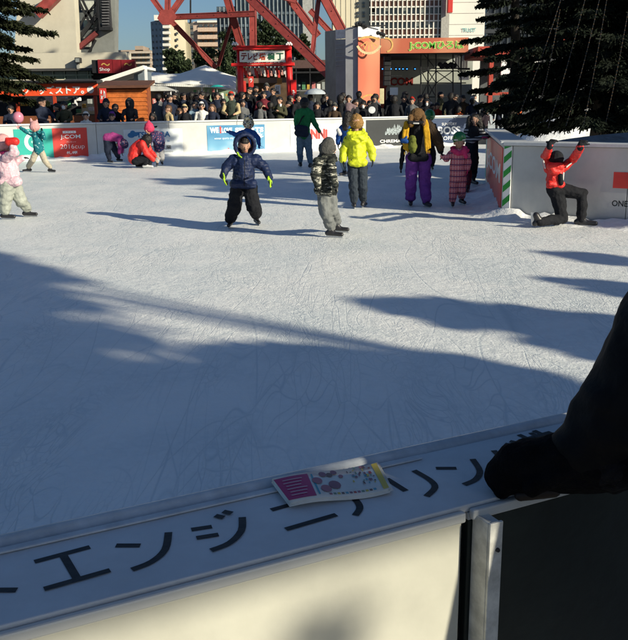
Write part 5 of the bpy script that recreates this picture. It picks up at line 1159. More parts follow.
f.grow('mitten', [f.c((403, 140.5, -.26), (407, 141.5, -.3), 2.7, 2.2), f.c((404, 139, -.28), (406.5, 137, -.3), 1.3, 1.0)], MC['blue'], disp=.004); glove(f, f.p(440.5, 150, -.1), Vector((.3, -.2, -1)), (-1, 0, 0), 'blackc', .8, .17, -1)
skate(f, aL, (-.1, -1, 0), .25); skate(f, aR, (.25, -1, 0), .25)

# M  green helmeted child behind the adult
f = Fig(429, 170, 'child in green helmet almost hidden behind the adult with the gold scarf')
hd = f.p(429.5, 117.5); hr = 5.0 * f.k; yw = R(10); aL, aR = foot(427, 170), foot(432, 170)
arms = f.chain([(425, 126), (423.5, 134), (424, 140)], [2.6, 2.3, 1.9]) + f.chain([(434, 126), (436, 134), (436, 140)], [2.6, 2.3, 1.9]); torso = f.chain([(429.5, 126.5), (429.5, 134), (429.5, 143)], [5, 5, 5.2]); legs = [(f.p(427.5, 144), aL + Z * .05, 3 * f.k, 2.3 * f.k, 0), (f.p(431.8, 144), aR + Z * .05, 3 * f.k, 2.3 * f.k, 0)]
f.grow('body', head_prims(hd, hr, yw) + sh(arms, .8, 1) + sh(torso, .8, 1) + sh(legs, .8, 1), [M_SKIN, M_BODY]); f.grow('jacket', torso + arms, MC['nearblack'], disp=.01); f.grow('trousers', legs, MC['blackc']); face(f.root, hd, hr, yw)
f.grow('helmet', [(hd + Z * hr * .35, hd + Z * hr * .55, hr * 1.12, hr * 1.05, 0)], MC['helm']); skate(f, aL, (0, -1, 0), .19); skate(f, aR, (0, -1, 0), .19)
glove(f, f.p(424, 140), Vector((0, 0, -1)), (1, 0, 0), 'blackc', .4, .13); glove(f, f.p(436, 140), Vector((0, 0, -1)), (1, 0, 0), 'blackc', .4, .13)

# N  small child in plaid snowsuit and green helmet
f = Fig(457, 207, 'small child in pink plaid snowsuit, green helmet and pink scarf, held by the hand')
hd = f.p(459.2, 143); hr = 6.4 * f.k; yw, pt = R(8), R(-8); aL, aR = foot(452.6, 207), foot(461.5, 204.5)
arms = f.chain([(451.5, 153.5), (446.5, 158.5, -.04), (442.3, 156, -.06)], [3.5, 3.2, 2.5]) + f.chain([(466, 154), (468.5, 162, -.02), (467.5, 169, -.05)], [3.7, 3.3, 2.6])
suit = f.chain([(458.5, 155.5), (458, 165), (458, 176)], [7.4, 8, 8.2]) + [(f.p(454.3, 178), f.p(453.3, 192), 4.9 * f.k, 4.3 * f.k, 0), (f.p(453.3, 192), aL + Z * .04, 4.3 * f.k, 3.8 * f.k, 0), (f.p(461.8, 178), f.p(461.6, 190), 4.9 * f.k, 4.3 * f.k, 0), (f.p(461.6, 190), aR + Z * .05, 4.3 * f.k, 3.7 * f.k, 0)]
f.grow('body', head_prims(hd, hr, yw, pt) + sh(arms, .8, 1) + sh(suit, .8, 1), [M_SKIN, M_BODY]); face(f.root, hd, hr, yw, pt); f.grow('snowsuit', suit + arms, MC['plaid'], disp=.010, ds=14)
f.grow('helmet', [(hd + Z * hr * .62 + YV * hr * .22, hd + Z * hr * .75 + YV * hr * .05, hr * 1.02, hr * 1.0, 0)], MC['helm']); f.grow('helmet_rim', [(hd + Z * hr * .48 - X * hr * .8 - YV * hr * .7, hd + Z * hr * .48 + X * hr * .7 - YV * hr * .72, hr * .12, hr * .12, 0)], MC['white'], f.vox * .6)
f.grow('scarf', f.chain([(452.5, 150.5, -.02), (458.5, 153.5, -.11), (466.5, 151, -.03)], [2.4, 2.7, 2.6]) + f.chain([(464.5, 150, -.1), (466, 157, -.12)], [2.6, 1.8]) + [f.c((453, 148.5, .08), (465, 148.5, .08), 2.6, 2.6)], MC['pinks'], disp=.008, ds=24)
glove(f, f.p(442.6, 156, -.06), Vector((-.5, 0, .8)), (-1, 0, 0), 'blackc', .6, .11); glove(f, f.p(467.5, 169, -.05), Vector((-.1, -.2, -1)), (-1, 0, 0), 'pinks', .5, .12, -1); skate(f, aL, (-.15, -1, 0), .17); skate(f, aR, (.3, -1, 0), .17)

# O  woman with striped sleeves holding the island barrier
f = Fig(471, 189, 'long haired woman in striped sleeves and pink gloves, holding the red island barrier')
hd = f.p(474.5, 121.5); hr = 6.0 * f.k; yw = R(-8); aL, aR = foot(467.5, 192), foot(473, 184.5)
arms = f.chain([(467, 131.5), (465, 138), (472, 140.5, -.12), (480, 138, -.15)], [3.3, 3.1, 2.8, 2.3]) + f.chain([(480, 131), (485, 137, .05), (490.5, 134.5, .15)], [3.3, 2.8, 2.2])
torso = f.chain([(473, 132), (472, 143), (471, 154)], [6.6, 6.2, 6.6]); legs = [(f.p(469.5, 158), f.p(468.5, 174), 4.4 * f.k, 3.4 * f.k, 0), (f.p(468.5, 174), aL + Z * .06, 3.4 * f.k, 2.7 * f.k, 0), (f.p(474, 158), f.p(474, 171, .1), 4.4 * f.k, 3.4 * f.k, 0), (f.p(474, 171, .1), aR + Z * .06, 3.4 * f.k, 2.6 * f.k, 0)]
f.grow('body', head_prims(hd, hr, yw) + sh(arms, .8, 1) + sh(torso, .8, 1) + sh(legs, .8, 1), [M_SKIN, M_BODY]); face(f.root, hd, hr, yw)
f.grow('jumper', arms + [f.c((467, 131), (480, 131), 3.6, 3.6)], MC['stripe'], disp=.006); f.grow('dress', torso + f.chain([(471, 152), (471, 163)], [7, 7.4]), MC['blackc'], disp=.012, ds=9); f.grow('trousers', legs[:2], MC['maroon'], disp=.01); f.grow('trousers', legs[2:], MC['blackc'], disp=.01)
f.grow('hair', [(hd + Z * hr * .3 + YV * hr * .25, hd + Z * hr * .1 + YV * hr * .2, hr * 1.0, hr * 1.0, 0)] + f.chain([(469.3, 118), (468.5, 126), (468.5, 134)], [2.2, 2.8, 2.2]) + f.chain([(479.5, 118), (480.3, 126), (480, 134)], [2.2, 2.6, 2.0]), M_HAIR, disp=.008, ds=30)
glove(f, f.p(480, 138, -.15), Vector((1, .1, .15)), (0, 0, -1), 'pinks', .5, .18); glove(f, f.p(489.5, 134.5, .15), Vector((.8, .5, -.2)), (0, 0, -1), 'pinks', .5, .18); skate(f, aL, (-.3, -1, 0), .24); skate(f, aR, (.3, -1, 0), .24)

# P  kneeling figure in red at the island barrier
f = Fig(558, 223, 'kneeling figure in red jacket and black cap, both hands up on the island barrier', Y=11.42)
hd = f.p(556.2, 160.5, .02); hr = 7.0 * f.k; yw = R(172)
wl, wr_ = G(549.8, 144.2, IT + .035), G(580.5, 145.2, IT + .035)
def A2(sh_, el, wr, r_): a, b = f.p(*sh_), f.p(*el); return [(a, b, r_[0] * f.k, r_[1] * f.k, 0), (b, wr, r_[1] * f.k, r_[2] * f.k, 0)]
arms = A2((549, 169, .02), (545.5, 157, .08), wl - Z * .03, (4.6, 4.0, 2.9)) + A2((562.5, 168, .02), (573, 159.5, .06), wr_ - Z * .03, (4.8, 4.1, 2.9))
torso = f.chain([(555.5, 169.5, .02), (555, 176, .0), (554.5, 181, 0)], [8.0, 8.2, 8.0]) + [f.c((550.5, 169.5, .03), (561, 169.5, .03), 5, 5)] + f.hem(550, 560.5, 184.5, 4.0, .06)
kn = Vector((f.p(563, 200).x, 11.38, .10)); ft1 = Vector((f.p(536, 200).x, 11.22, .08)); ft2 = Vector((f.p(581.5, 200).x, 11.36, .10))
legs = [(f.p(555, 190, .0), f.p(560.5, 190.5, .0), 8.4 * f.k, 7.6 * f.k, 0), (f.p(557, 193, .0), kn, 7.4 * f.k, 5.6 * f.k, 0), (kn, ft1, 5.2 * f.k, 3.8 * f.k, 0), (f.p(562, 190, .0), f.p(582, 194, -.02), 6.9 * f.k, 5.6 * f.k, 0), (f.p(582, 194, -.02), ft2, 5.7 * f.k, 4.4 * f.k, 0)]
f.grow('body', head_prims(hd, hr, yw) + sh(arms, .8, 1) + sh(torso, .8, 1) + sh(legs, .8, 1), [M_SKIN, M_BODY]); f.grow('jacket', torso + arms, MC['red'], disp=.012, ds=12); f.grow('trousers', legs, MC['blackc'], disp=.012, ds=10)
f.grow('hood', [f.c((550.5, 166.5, -.11), (560, 166.5, -.11), 3.8, 3.8), f.c((552.5, 171, -.12), (557.5, 172, -.12), 3.6, 3)], MC['red'], disp=.006)
f.grow('cap', [(hd + Z * hr * .3, hd + Z * hr * .4, hr * 1.04, hr * .95, 0), (hd + Z * hr * .1 + YV * hr * .8, hd + Z * hr * .05 + YV * hr * 1.3, hr * .3, hr * .15, 0)], MC['blackc'], disp=.003)
for a, b in (((566.5, 167, -.05), (574, 160.5, -.01)), ((574, 160.5, -.01), (578.5, 152, .08)), ((563.5, 173, -.13), (562.5, 183, -.12)), ((545.2, 168, -.03), (542.5, 158, .02))): f.grow('trim', [f.c(a, b, .85, .85)], MC['white'], f.vox * .7)
f.grow('side_panel', f.chain([(560.5, 176, -.11), (561, 183, -.11)], [2.6, 2.6]), MC['blackc'], disp=.003)
glove(f, wl, Vector((.5, .55, .35)), (.0, .2, -1), 'blackc', .8, .20, 1); glove(f, wr_, Vector((.45, .6, .38)), (.0, .2, -1), 'blackc', .8, .20, -1)
f.grow('cuff', [(wl - Z * .03, wl, 2.9 * f.k, 2.6 * f.k, 0)], MC['blackc']); f.grow('cuff', [(wr_ - Z * .03, wr_, 2.9 * f.k, 2.6 * f.k, 0)], MC['blackc'])
skate(f, ft2 - Z * .01, (.8, -.35, 0), .25)
sb_ = ft1 - Z * .07 + Vector((-.03, 0, 0)); pr = [(sb_ + Z * .09 + X * .03, sb_ + Z * .16 - X * .01, .05, .045, 0), (sb_ + Z * .1 + X * .03, sb_ + Z * .05 - X * .02, .05, .04, 0)]; b_ = grow('skate', pr, .010, f.root, MC['boot']); MB().hexa([sb_ + Vector((-.065, -.003, .03)), sb_ + Vector((-.03, -.003, .03)), sb_ + Vector((-.03, .003, .03)), sb_ + Vector((-.065, .003, .03)), sb_ + Vector((-.085, -.003, .20)), sb_ + Vector((-.05, -.003, .20)), sb_ + Vector((-.05, .003, .20)), sb_ + Vector((-.085, .003, .20))]).build('blade', MC['steel'], b_)

# A  child in pale pink at the left edge
f = Fig(16, 219, 'child in pale pink jacket with a raised red mitten, cut off by the left edge')
hd = f.p(3.0, 145.5, 0); hr = 8.2 * f.k; yw = R(75); aL, aR = foot(5.5, 219.5), foot(27.5, 217)
arms = f.chain([(7, 158, -.12), (14.5, 152, -.2), (12.5, 144.5, -.2)], [4.6, 3.9, 3]) + f.chain([(2, 159, .12), (14, 163, .2), (22, 158, .2)], [4.6, 3.6, 2.6])
torso = f.chain([(4.5, 160), (8, 169), (9.5, 176)], [8.5, 9.6, 9.8]) + f.hem(4, 16.5, 181.5, 4.8, .1); legs = [(f.p(7, 184, -.06), f.p(5, 202, -.06), 7.4 * f.k, 6 * f.k, 0), (f.p(5, 202, -.06), aL + Z * .06, 6 * f.k, 5.4 * f.k, 0), (f.p(13, 184, .06), f.p(20.5, 200, .06), 7.2 * f.k, 5.8 * f.k, 0), (f.p(20.5, 200, .06), aR + Z * .06, 5.8 * f.k, 5.0 * f.k, 0)]
f.grow('body', head_prims(hd, hr, yw) + sh(arms, .8, 1) + sh(torso, .8, 1) + sh(legs, .8, 1), [M_SKIN, M_BODY]); face(f.root, hd, hr, yw)
f.grow('jacket', torso + arms, MC['pinkj'], disp=.014, ds=10); f.grow('trousers', legs, MC['greyg'], disp=.014, ds=11)
f.grow('hat', [(hd + Z * hr * .4, hd + Z * hr * .5, hr * 1.0, hr * .84, 0)], MC['pinkh'], disp=.004); f.grow('mitten', [f.c((9, 142, -.2), (15.2, 141.5, -.2), 3.9, 3.9), f.c((10, 139.5, -.2), (6.5, 139, -.22), 1.6, 1.4)], MC['red']); f.grow('scarf', f.chain([(0, 155), (6, 154, -.1)], [3.5, 3.2]), MC['pinks'])
glove(f, f.p(21, 158.5, .2), Vector((1, 0, .2)), (0, 0, -1), 'blackc', .6, .13)
skate(f, aL, (1, -.15, 0), .2); skate(f, aR, (1, -.1, 0), .2)

# B  child in teal, arms spread
f = Fig(38, 173, 'child in teal jacket and pink eared hat, arms out and one leg kicked sideways')
hd = f.p(34.8, 128.5); hr = 4.9 * f.k; yw = R(10); aL, aR = foot(29, 172), foot(50.5, 172.5)
arms = f.chain([(31.5, 134), (26, 131.5, -.05), (20.8, 128)], [2.4, 2.1, 1.6]) + f.chain([(41, 134), (44, 138, -.08), (42.5, 132, -.2)], [2.4, 2.1, 1.7])
torso = f.chain([(36.5, 135), (38, 142), (39, 149.5)], [4.4, 4.6, 5.0]); legs = [(f.p(36.5, 151), f.p(32.5, 160), 3.2 * f.k, 2.8 * f.k, 0), (f.p(32.5, 160), aL + Z * .05, 2.8 * f.k, 2.3 * f.k, 0), (f.p(41, 151), f.p(45, 161), 3.2 * f.k, 2.8 * f.k, 0), (f.p(45, 161), aR + Z * .05, 2.8 * f.k, 2.1 * f.k, 0)]
f.grow('body', head_prims(hd, hr, yw) + sh(arms, .8, 1) + sh(torso, .8, 1) + sh(legs, .8, 1), [M_SKIN, M_BODY]); face(f.root, hd, hr, yw); f.grow('jacket', torso + arms, MC['teal'], disp=.008); f.grow('trousers', legs, MC['beige'], disp=.008)
f.grow('hat', [(hd + Z * hr * .4, hd + Z * hr * .55, hr * 1.05, hr * .9, 0), (hd + Z * hr * 1.2 - X * hr * .5, hd + Z * hr * 1.75 - X * hr * .6, hr * .3, hr * .2, 0), (hd + Z * hr * 1.2 + X * hr * .4, hd + Z * hr * 1.5 + X * hr * .5, hr * .28, hr * .2, 0)], MC['pinkh'])
glove(f, f.p(20.8, 128), Vector((-1, 0, .35)), (0, -1, 0), 'pinkh', .3, .12); glove(f, f.p(42.5, 132.5, -.2), Vector((-.2, -.1, 1)), (0, 1, 0), 'blackc', .6, .12); skate(f, aL, (-.9, -.3, 0), .19); skate(f, aR, (.9, -.3, 0), .19)

# C  bending child in magenta
f = Fig(113, 163, 'child in magenta jacket bent double with both hands near the ice')
hd = f.p(122.5, 143.5, -.05); hr = 4.3 * f.k; yw, pt = R(60), R(-70); aL, aR = foot(109.5, 163), foot(118.5, 161.5)
arms = f.chain([(119, 139, -.1), (120, 147, -.1), (119.5, 153, -.1)], [2.3, 2, 1.6]) + f.chain([(120, 139, .1), (122.5, 147, .1), (122, 152, .1)], [2.3, 2, 1.6]); torso = f.chain([(107.5, 138), (113, 136.5), (119.5, 138.5)], [4.6, 4.2, 3.8])
legs = [(f.p(107.5, 140), f.p(107.5, 151), 4.0 * f.k, 3.1 * f.k, 0), (f.p(107.5, 151), aL + Z * .05, 3.1 * f.k, 2.3 * f.k, 0), (f.p(110, 140, .1), f.p(115, 150, .1), 4 * f.k, 3.0 * f.k, 0), (f.p(115, 150, .1), aR + Z * .05, 3 * f.k, 2.3 * f.k, 0)]
f.grow('body', head_prims(hd, hr, yw, pt) + sh(arms, .8, 1) + sh(torso, .8, 1) + sh(legs, .8, 1), [M_SKIN, M_BODY]); f.grow('jacket', torso + arms, MC['magenta'], disp=.008); f.grow('trousers', legs, MC['dnavy'], disp=.008); f.grow('hat', [(hd + X * hr * .2, hd - Z * hr * .2 + X * hr * .4, hr * 1.08, hr * .95, 0)], MC['navyp'])
glove(f, f.p(119.5, 153, -.1), Vector((0, 0, -1)), (1, 0, 0), 'blackc', .5, .12); glove(f, f.p(122, 152, .1), Vector((0, 0, -1)), (1, 0, 0), 'blackc', .5, .12); skate(f, aL, (.8, -.5, 0), .19); skate(f, aR, (.9, -.4, 0), .19)

# D  adult in red crouching to help
f = Fig(142, 168, 'adult in bright red jacket crouched on the ice, tending a skater')
hd = f.p(147, 141, -.05); hr = 4.9 * f.k; yw, pt = R(80), R(-40)
arms = f.chain([(142.5, 144, -.15), (146.5, 153, -.2), (153.5, 159.5, -.18)], [3.6, 3.2, 2.3]) + f.chain([(146, 144, .15), (150, 151, .15), (155, 156, .1)], [3.4, 3, 2.2]); torso = f.chain([(134, 158), (135.5, 150), (142, 143.5)], [6.4, 6.2, 5.2])
kn1 = f.p(148.5, 156.5, -.12); kn2 = f.p(151, 156, .15); a1 = foot(146, 168.2); a2 = foot(139, 167.5)
legs = [(f.p(136, 161, -.1), kn1, 4.4 * f.k, 3.4 * f.k, 0), (kn1, a1 + Z * .03, 3.4 * f.k, 2.7 * f.k, 0), (f.p(136, 161, .1), kn2, 4.2 * f.k, 3.4 * f.k, 0), (kn2, f.p(149, 164, .12), 3.3 * f.k, 2.6 * f.k, 0), (f.p(149, 164, .12), a2, 2.6 * f.k, 2.4 * f.k, 0)]
f.grow('body', head_prims(hd, hr, yw, pt) + sh(arms, .8, 1) + sh(torso, .8, 1) + sh(legs, .8, 1), [M_SKIN, M_BODY]); f.grow('jacket', torso + arms, MC['red'], disp=.014, ds=8); f.grow('trousers', legs, MC['blackc'], disp=.01)
f.grow('hair', [(hd + Z * hr * .3, hd - Z * hr * .1 - X * hr * .3, hr * 1.06, hr * 1.0, 0), (hd - X * hr * .2, hd - Z * hr * .9 - X * hr * .1, hr * .9, hr * .6, 0)], M_HAIR, disp=.008, ds=26)
grow('hand', hand_prims(f.p(153.5, 159.5, -.18), Vector((.8, 0, -.4)), (0, 0, -1), .16, .6), .008, f.root, M_SKIN, smooth=2); grow('hand', hand_prims(f.p(155, 156, .1), Vector((.8, 0, -.4)), (0, 0, -1), .16, .6), .008, f.root, M_SKIN, smooth=2)
skate(f, a1, (1, -.2, 0), .25, 'bootw'); skate(f, a2, (.8, -.2, 0), .25)

# E  child in crimson pink hat being helped
f = Fig(159, 166, 'child in crimson pink hat and navy patterned jacket, leaning on the crouching adult')
hd = f.p(149.2, 129.5); hr = 5.0 * f.k; yw = R(-30); aL, aR = foot(157.5, 166.5), foot(162, 165)
arms = f.chain([(153, 136, -.1), (150, 142, -.15), (148.5, 147, -.15)], [2.6, 2.3, 1.8]) + f.chain([(161, 135), (163, 142), (162.5, 148)], [2.6, 2.3, 1.8]); torso = f.chain([(156.5, 136), (158, 142), (159, 148)], [5.0, 5.0, 5.2])
legs = [(f.p(157.5, 150), f.p(157, 158), 3.2 * f.k, 2.8 * f.k, 0), (f.p(157, 158), aL + Z * .05, 2.8 * f.k, 2.3 * f.k, 0), (f.p(161, 150), f.p(162, 158), 3.2 * f.k, 2.8 * f.k, 0), (f.p(162, 158), aR + Z * .05, 2.8 * f.k, 2.3 * f.k, 0)]
f.grow('body', head_prims(hd, hr, yw) + [f.c((150.5, 133), (155, 137), 2.2, 2.6, 0)] + sh(arms, .8, 1) + sh(torso, .8, 1) + sh(legs, .8, 1), [M_SKIN, M_BODY]); face(f.root, hd, hr, yw); f.grow('jacket', torso + arms + [f.c((152, 134), (156, 137), 2.8, 3.4)], MC['navyp'], disp=.008); f.grow('trousers', legs, MC['palep'], disp=.008)
f.grow('hat', [(hd + Z * hr * .35, hd + Z * hr * .55, hr * 1.06, hr * .9, 0), (hd + Z * hr * 1.35, hd + Z * hr * 1.5, hr * .3, hr * .26, 0)], MC['redpk'], disp=.004)
glove(f, f.p(148.5, 147, -.15), Vector((0, 0, -1)), (1, 0, 0), 'redpk', .5, .12); glove(f, f.p(162.5, 148), Vector((0, 0, -1)), (1, 0, 0), 'redpk', .5, .12); skate(f, aL, (.1, -1, 0), .19); skate(f, aR, (.3, -1, 0), .19)

# ------------------------------------------------------------------ spectators behind the far barrier
def spect(px, py, dY, jk, label, hair='hair', hat=None, pose='down', yaw=0, mask=False, wide=1.18, sleeves=None, z0=.3, Y=None, long=False, k_=1.0, group='spectators behind the far barrier'):
    Y = Y or barY(px) + dY; c = at(px, py, Y); S = min(max((c.z - z0) / 1.58, .42), 1.18); hr = (.100 + .022 * min(S, 1)) * 1.12 * k_; ya = R(yaw)
    t = thing('person', label, 'person', (c.x, c.y, z0), group)
    Rm = Matrix.Rotation(ya, 3, 'Z'); o = Vector((c.x, c.y, z0)); L = lambda x, y, z: o + Rm @ Vector((x * S, y * S, z * S))
    hz = (c.z - z0) / S; wd = wide; hp_ = []
    P = [(L(0, .0, hz - .33), L(0, .01, hz - .62), .15 * S * wd, .15 * S * wd, 1), (L(-.13 * wd, 0, hz - .26), L(.13 * wd, 0, hz - .26), .085 * S, .085 * S, 1), (L(0, .01, hz - .6), L(0, 0, hz - .76), .15 * S * wd, .155 * S * wd, 1)]
    P += [(L(-.05, -.01, hz - .19), L(.05, -.01, hz - .19), .085 * S, .085 * S, 1), (L(0, .05, hz - .17), L(0, .06, hz - .22), .09 * S, .1 * S, 1)]
    for s in (-1, 1):
        sh_ = L(s * .19 * wd, 0, hz - .27)
        if pose == 'lean': el, wr = L(s * .25 * wd, -.16, hz - .5), L(s * .16, -.38, hz - .56)
        elif pose == 'hold': el, wr = L(s * .25 * wd, -.06, hz - .52), L(s * .07, -.26, hz - .40)
        elif pose == 'raise' and s == 1: el, wr = L(s * .27, -.12, hz - .36), L(s * .16, -.22, hz - .08)
        else: el, wr = L(s * .25 * wd, .02, hz - .54), L(s * .24 * wd, -.10, hz - .76)
        sm_ = 3 if sleeves else 1
        P += [(sh_, el, .075 * S, .06 * S, sm_), (el, wr, .06 * S, .045 * S, sm_)]
        d = (wr - el).normalized(); P += [(wr + d * .03, wr + d * .10 * S, .036 * S, .034 * S, 0)]
        P += [(L(s * .09, 0, hz - .78), L(s * .10, -.02, .45), .10 * S, .075 * S, 2), (L(s * .10, -.02, .45), L(s * .10, 0, .09), .075 * S, .055 * S, 2), (L(s * .10, .02, .06), L(s * .11, -.14, .05), .05 * S, .045 * S, 2)]
    P += head_prims(c, hr, math.atan2(math.sin(ya), math.cos(ya)), 0, 0)
    b = grow('body', P, .021, t, [M_SKIN, MC[jk], MC['nearblack'], MC[sleeves or jk]], smooth=2, disp=.010, ds=9)
    f_ = look_dir(ya); sv = f_.cross(Z)
    hm = {'hair': M_HAIR, 'brown': M_BROWNHAIR}.get(hair)
    if hm:
        pr = [(c + Z * hr * .30 - f_ * hr * .22, c + Z * hr * .38 - f_ * hr * .02, hr * .92, hr * .84, 0), (c - f_ * hr * .45 - Z * hr * .1, c - f_ * hr * .4 - Z * hr * .45, hr * .72, hr * .6, 0)]
        if long: pr += [(c + sv * hr * s * .75 + Z * hr * .1 - f_ * hr * .2, c + sv * hr * s * .8 - Z * hr * 1.3 - f_ * hr * .2, hr * .35, hr * .32, 0) for s in (-1, 1)]
        grow('hair', pr, .016, t, hm, smooth=2, disp=.006, ds=30)
    if hat: grow('hat', [(c + Z * hr * .50 - f_ * hr * .14, c + Z * hr * .72 - f_ * hr * .08, hr * .94, hr * .74, 0)], .016, t, MC[hat], smooth=2, disp=.004, ds=30)
    if hair == 'hood': grow('hood', [(c - f_ * hr * .3 + Z * hr * .2, c - f_ * hr * .35 - Z * hr * .5, hr * 1.15, hr * 1.1, 0)], .018, t, MC[jk], smooth=2)
    if mask: grow('mask', [(c + f_ * hr * .62 - Z * hr * .25, c + f_ * hr * .58 - Z * hr * .5, hr * .44, hr * .40, 0)], .014, t, MC['mask'], smooth=1)
    if abs(yaw) < 60:
        for s in (-1, 1): mb = MB(); mb.ball(c + f_ * hr * .78 + sv * s * hr * .30 + Z * hr * .08, hr * .10, 6, 4); mb.build('eye', MC['rubber'], t)
    return t, c
S_ = [
 (10.5, 110, .9, 'dnavy', 'person in black with lit face beside the pink balloon, at far left of the crowd', dict(yaw=20)),
 (42, 102.5, .6, 'dnavy', 'large dark haired man in dark jacket looking right, under the left conifer', dict(yaw=55, pose='lean', wide=1.2, k_=1.15)),
 (56.5, 108, 1.5, 'blackc', 'small faced person in black right behind the large dark haired man', dict(yaw=-40)),
 (64, 106, 1.1, 'olive', 'masked person in olive coat in front of the red goods stall', dict(mask=True, pose='lean')),
 (86, 117, .3, 'white', 'child all in white with a round white hood at the barrier, before the goods stall', dict(hat='white', pose='lean', wide=1.2)),
 (106, 104, 1.0, 'dnavy', 'person in dark cap and navy jacket at the left edge of the orange hut', dict(hat='dnavy', pose='lean')),
 (115.5, 108.5, 1.2, 'blackc', 'black haired person standing between the dark cap and the grey hood', dict(yaw=30)),
 (112, 117, .25, 'dnavy', 'small child in round violet blue hat before the orange hut', dict(hat='purple')),
 (129.5, 103.5, .8, 'nearblack', 'person in tall grey knitted hood in front of the orange hut', dict(hat='greyk', hair='hood', pose='lean', wide=1.1)),
 (152.5, 117, .22, 'blackc', 'long black haired person leaning over the barrier above the child in crimson hat', dict(long=True, pose='lean', yaw=-15)),
 (168, 109.5, .6, 'sand', 'person in cream jacket looking left in front of the kiosk', dict(yaw=-45, hair='brown')),
 (184.5, 109.5, .8, 'blackc', 'person in cream beret and black coat under the left part of the marquee', dict(hat='sand')),
 (179, 112.5, 1.3, 'white', 'person in white coat just left of the cream beret', dict(hair='brown')),
 (195, 106, 1.0, 'ltblue', 'person in light blue coat bowing their head under the marquee', dict(yaw=25)),
 (201.5, 107, .7, 'white', 'child in white coat and hat beside the marquee pole', dict(hat='white', yaw=10)),
 (212, 108.5, .6, 'dnavy', 'woman in dark coat with brown fringe, left of the sand coloured sleeves', dict(hair='brown', long=True, pose='lean')),
 (217, 96.5, 3.4, 'dnavy', 'person in navy standing under the teal parasol', dict(wide=1.2)),
 (231, 97, .5, 'vest', 'person in dark vest with sand coloured sleeves and red hat', dict(hat='redc', sleeves='sand', pose='lean', wide=1.15)),
 (223.5, 103, 2.2, 'blackc', 'person in black glimpsed between the fringe woman and the dark vest', dict(yaw=20)),
 (242.5, 104, 1.2, 'greyc', 'person in charcoal coat right of the sand coloured sleeves', dict(yaw=30)),
 (249.5, 91, 4.0, 'blackc', 'tall person in black at the left post of the red gate', dict(yaw=-30)),
 (256, 90, 4.6, 'blackc', 'tall person raising a hand under the red lantern of the gate', dict(yaw=25, pose='raise')),
 (263.5, 95.5, 3.0, 'maroon', 'person in maroon coat in the middle of the red gate', dict(pose='hold')),
 (266.5, 87.5, 6.4, 'dnavy', 'person in grey cap far back under the red gate', dict(hat='greyk')),
 (273, 92, 5.2, 'blackc', 'person in black left of the white notice in the gate', dict(yaw=-20)),
 (279.5, 101, 1.0, 'olive', 'person in olive coat holding a white cup below the gate', dict(pose='hold', yaw=-20)),
 (260, 106, 1.3, 'greyc', 'person in charcoal standing at the barrier under the gate centre', dict(yaw=160)),
 (270.5, 106, 1.1, 'blackc', 'person in black seen from behind at the barrier under the gate', dict(yaw=175)),
 (288.5, 105, 1.0, 'dnavy', 'person in dark navy at the right post of the red gate', dict(yaw=-60)),
 (298.5, 98.5, .8, 'blackc', 'person in black whose face shows left of the green jumper', dict(yaw=40)),
 (317, 106, .9, 'blackc', 'woman with long black hair in front of the pale umbrella', dict(long=True)),
 (323.5, 101.5, 1.7, 'dnavy', 'person seen from behind right of the pale umbrella', dict(yaw=170)),
 (329.5, 103.5, 1.4, 'blackc', 'black haired person between the umbrella and the masked beanie wearer', dict(yaw=-150)),
 (334.5, 107.5, .5, 'brown', 'masked person in grey beanie and brown fur coat at the barrier', dict(hat='greyk', mask=True, pose='lean')),
 (341, 99.5, 1.2, 'blackc', 'person with bushy black hair below the grey sheeting', dict(yaw=150, k_=1.2)),
 (348.5, 99.5, 1.0, 'mauve', 'short haired man in mauve brown coat before the grey sheeting', dict(yaw=-10)),
 (356, 103.5, .9, 'nearblack', 'person in charcoal just left of the orange banner foot', dict(yaw=30)),
 (363, 105.5, .8, 'blackc', 'masked person in black at the foot of the orange banner', dict(mask=True)),
 (374, 99.5, 1.3, 'nearblack', 'person in charcoal above the round white fan', dict(yaw=15)),
 (369.5, 104.5, 1.8, 'dnavy', 'person in navy half hidden behind the round white fan', dict(yaw=-20)),
 (394, 100, .7, 'blackc', 'broad person in black with back turned, below the white paper notices', dict(yaw=175, wide=1.45, k_=1.15)),
 (404, 99.5, 1.7, 'nearblack', 'person in dark cap right of the broad back turned figure', dict(hat='blackc')),
 (412, 101.5, 1.2, 'greyc', 'person in red beanie and grey coat in front of the stage', dict(hat='redc', yaw=-20)),
 (420.5, 99, 1.9, 'blackc', 'black haired person between the red beanie and the masked hood', dict(yaw=20)),
 (426.5, 103, 1.0, 'blackc', 'masked person in black hood above the gold scarf', dict(mask=True, hair='hood')),
 (437, 106.5, 1.2, 'redc', 'person in red coat beside the scaffold foot', dict(yaw=-25)),
 (432.5, 107.5, 1.8, 'tealc', 'person in teal coat left of the red coat', dict(yaw=20)),
 (451, 97, .6, 'blackc', 'tall person in black with wide shoulders right of the red coat', dict(yaw=165, wide=1.25, k_=1.1)),
 (463, 99, 1.3, 'brown', 'person in dark brown coat left of the white beanie', dict(yaw=-20)),
 (459, 110, .25, 'orange', 'person in orange red jacket bending at the right end of the far barrier', dict(yaw=140)),
 (472.5, 101.5, 1.0, 'dnavy', 'person in white beanie and navy coat behind the striped sleeves', dict(hat='white', yaw=170)),
 (482.5, 105.5, 2.0, 'greyc', 'person in grey coat right of the white beanie', dict(yaw=30)),
 (486, 112, .4, 'mauve', 'person in pinkish grey coat above the pink gloves', dict(yaw=20)),
 (499.5, 104, 1.2, 'dnavy', 'person in navy left of the right conifer trunk', dict(yaw=-20, wide=1.1)),
 (507.5, 103.5, .4, 'dnavy', 'broad person in navy in front of the right conifer trunk', dict(yaw=150, wide=1.3)),
 (517, 106, 2.0, 'orange', 'person in dull orange between the right conifer and the big tree', dict(yaw=10)),
]
for px, py, dY, jk, lab, kw in S_: spect(px, py, dY, jk, lab, **kw)
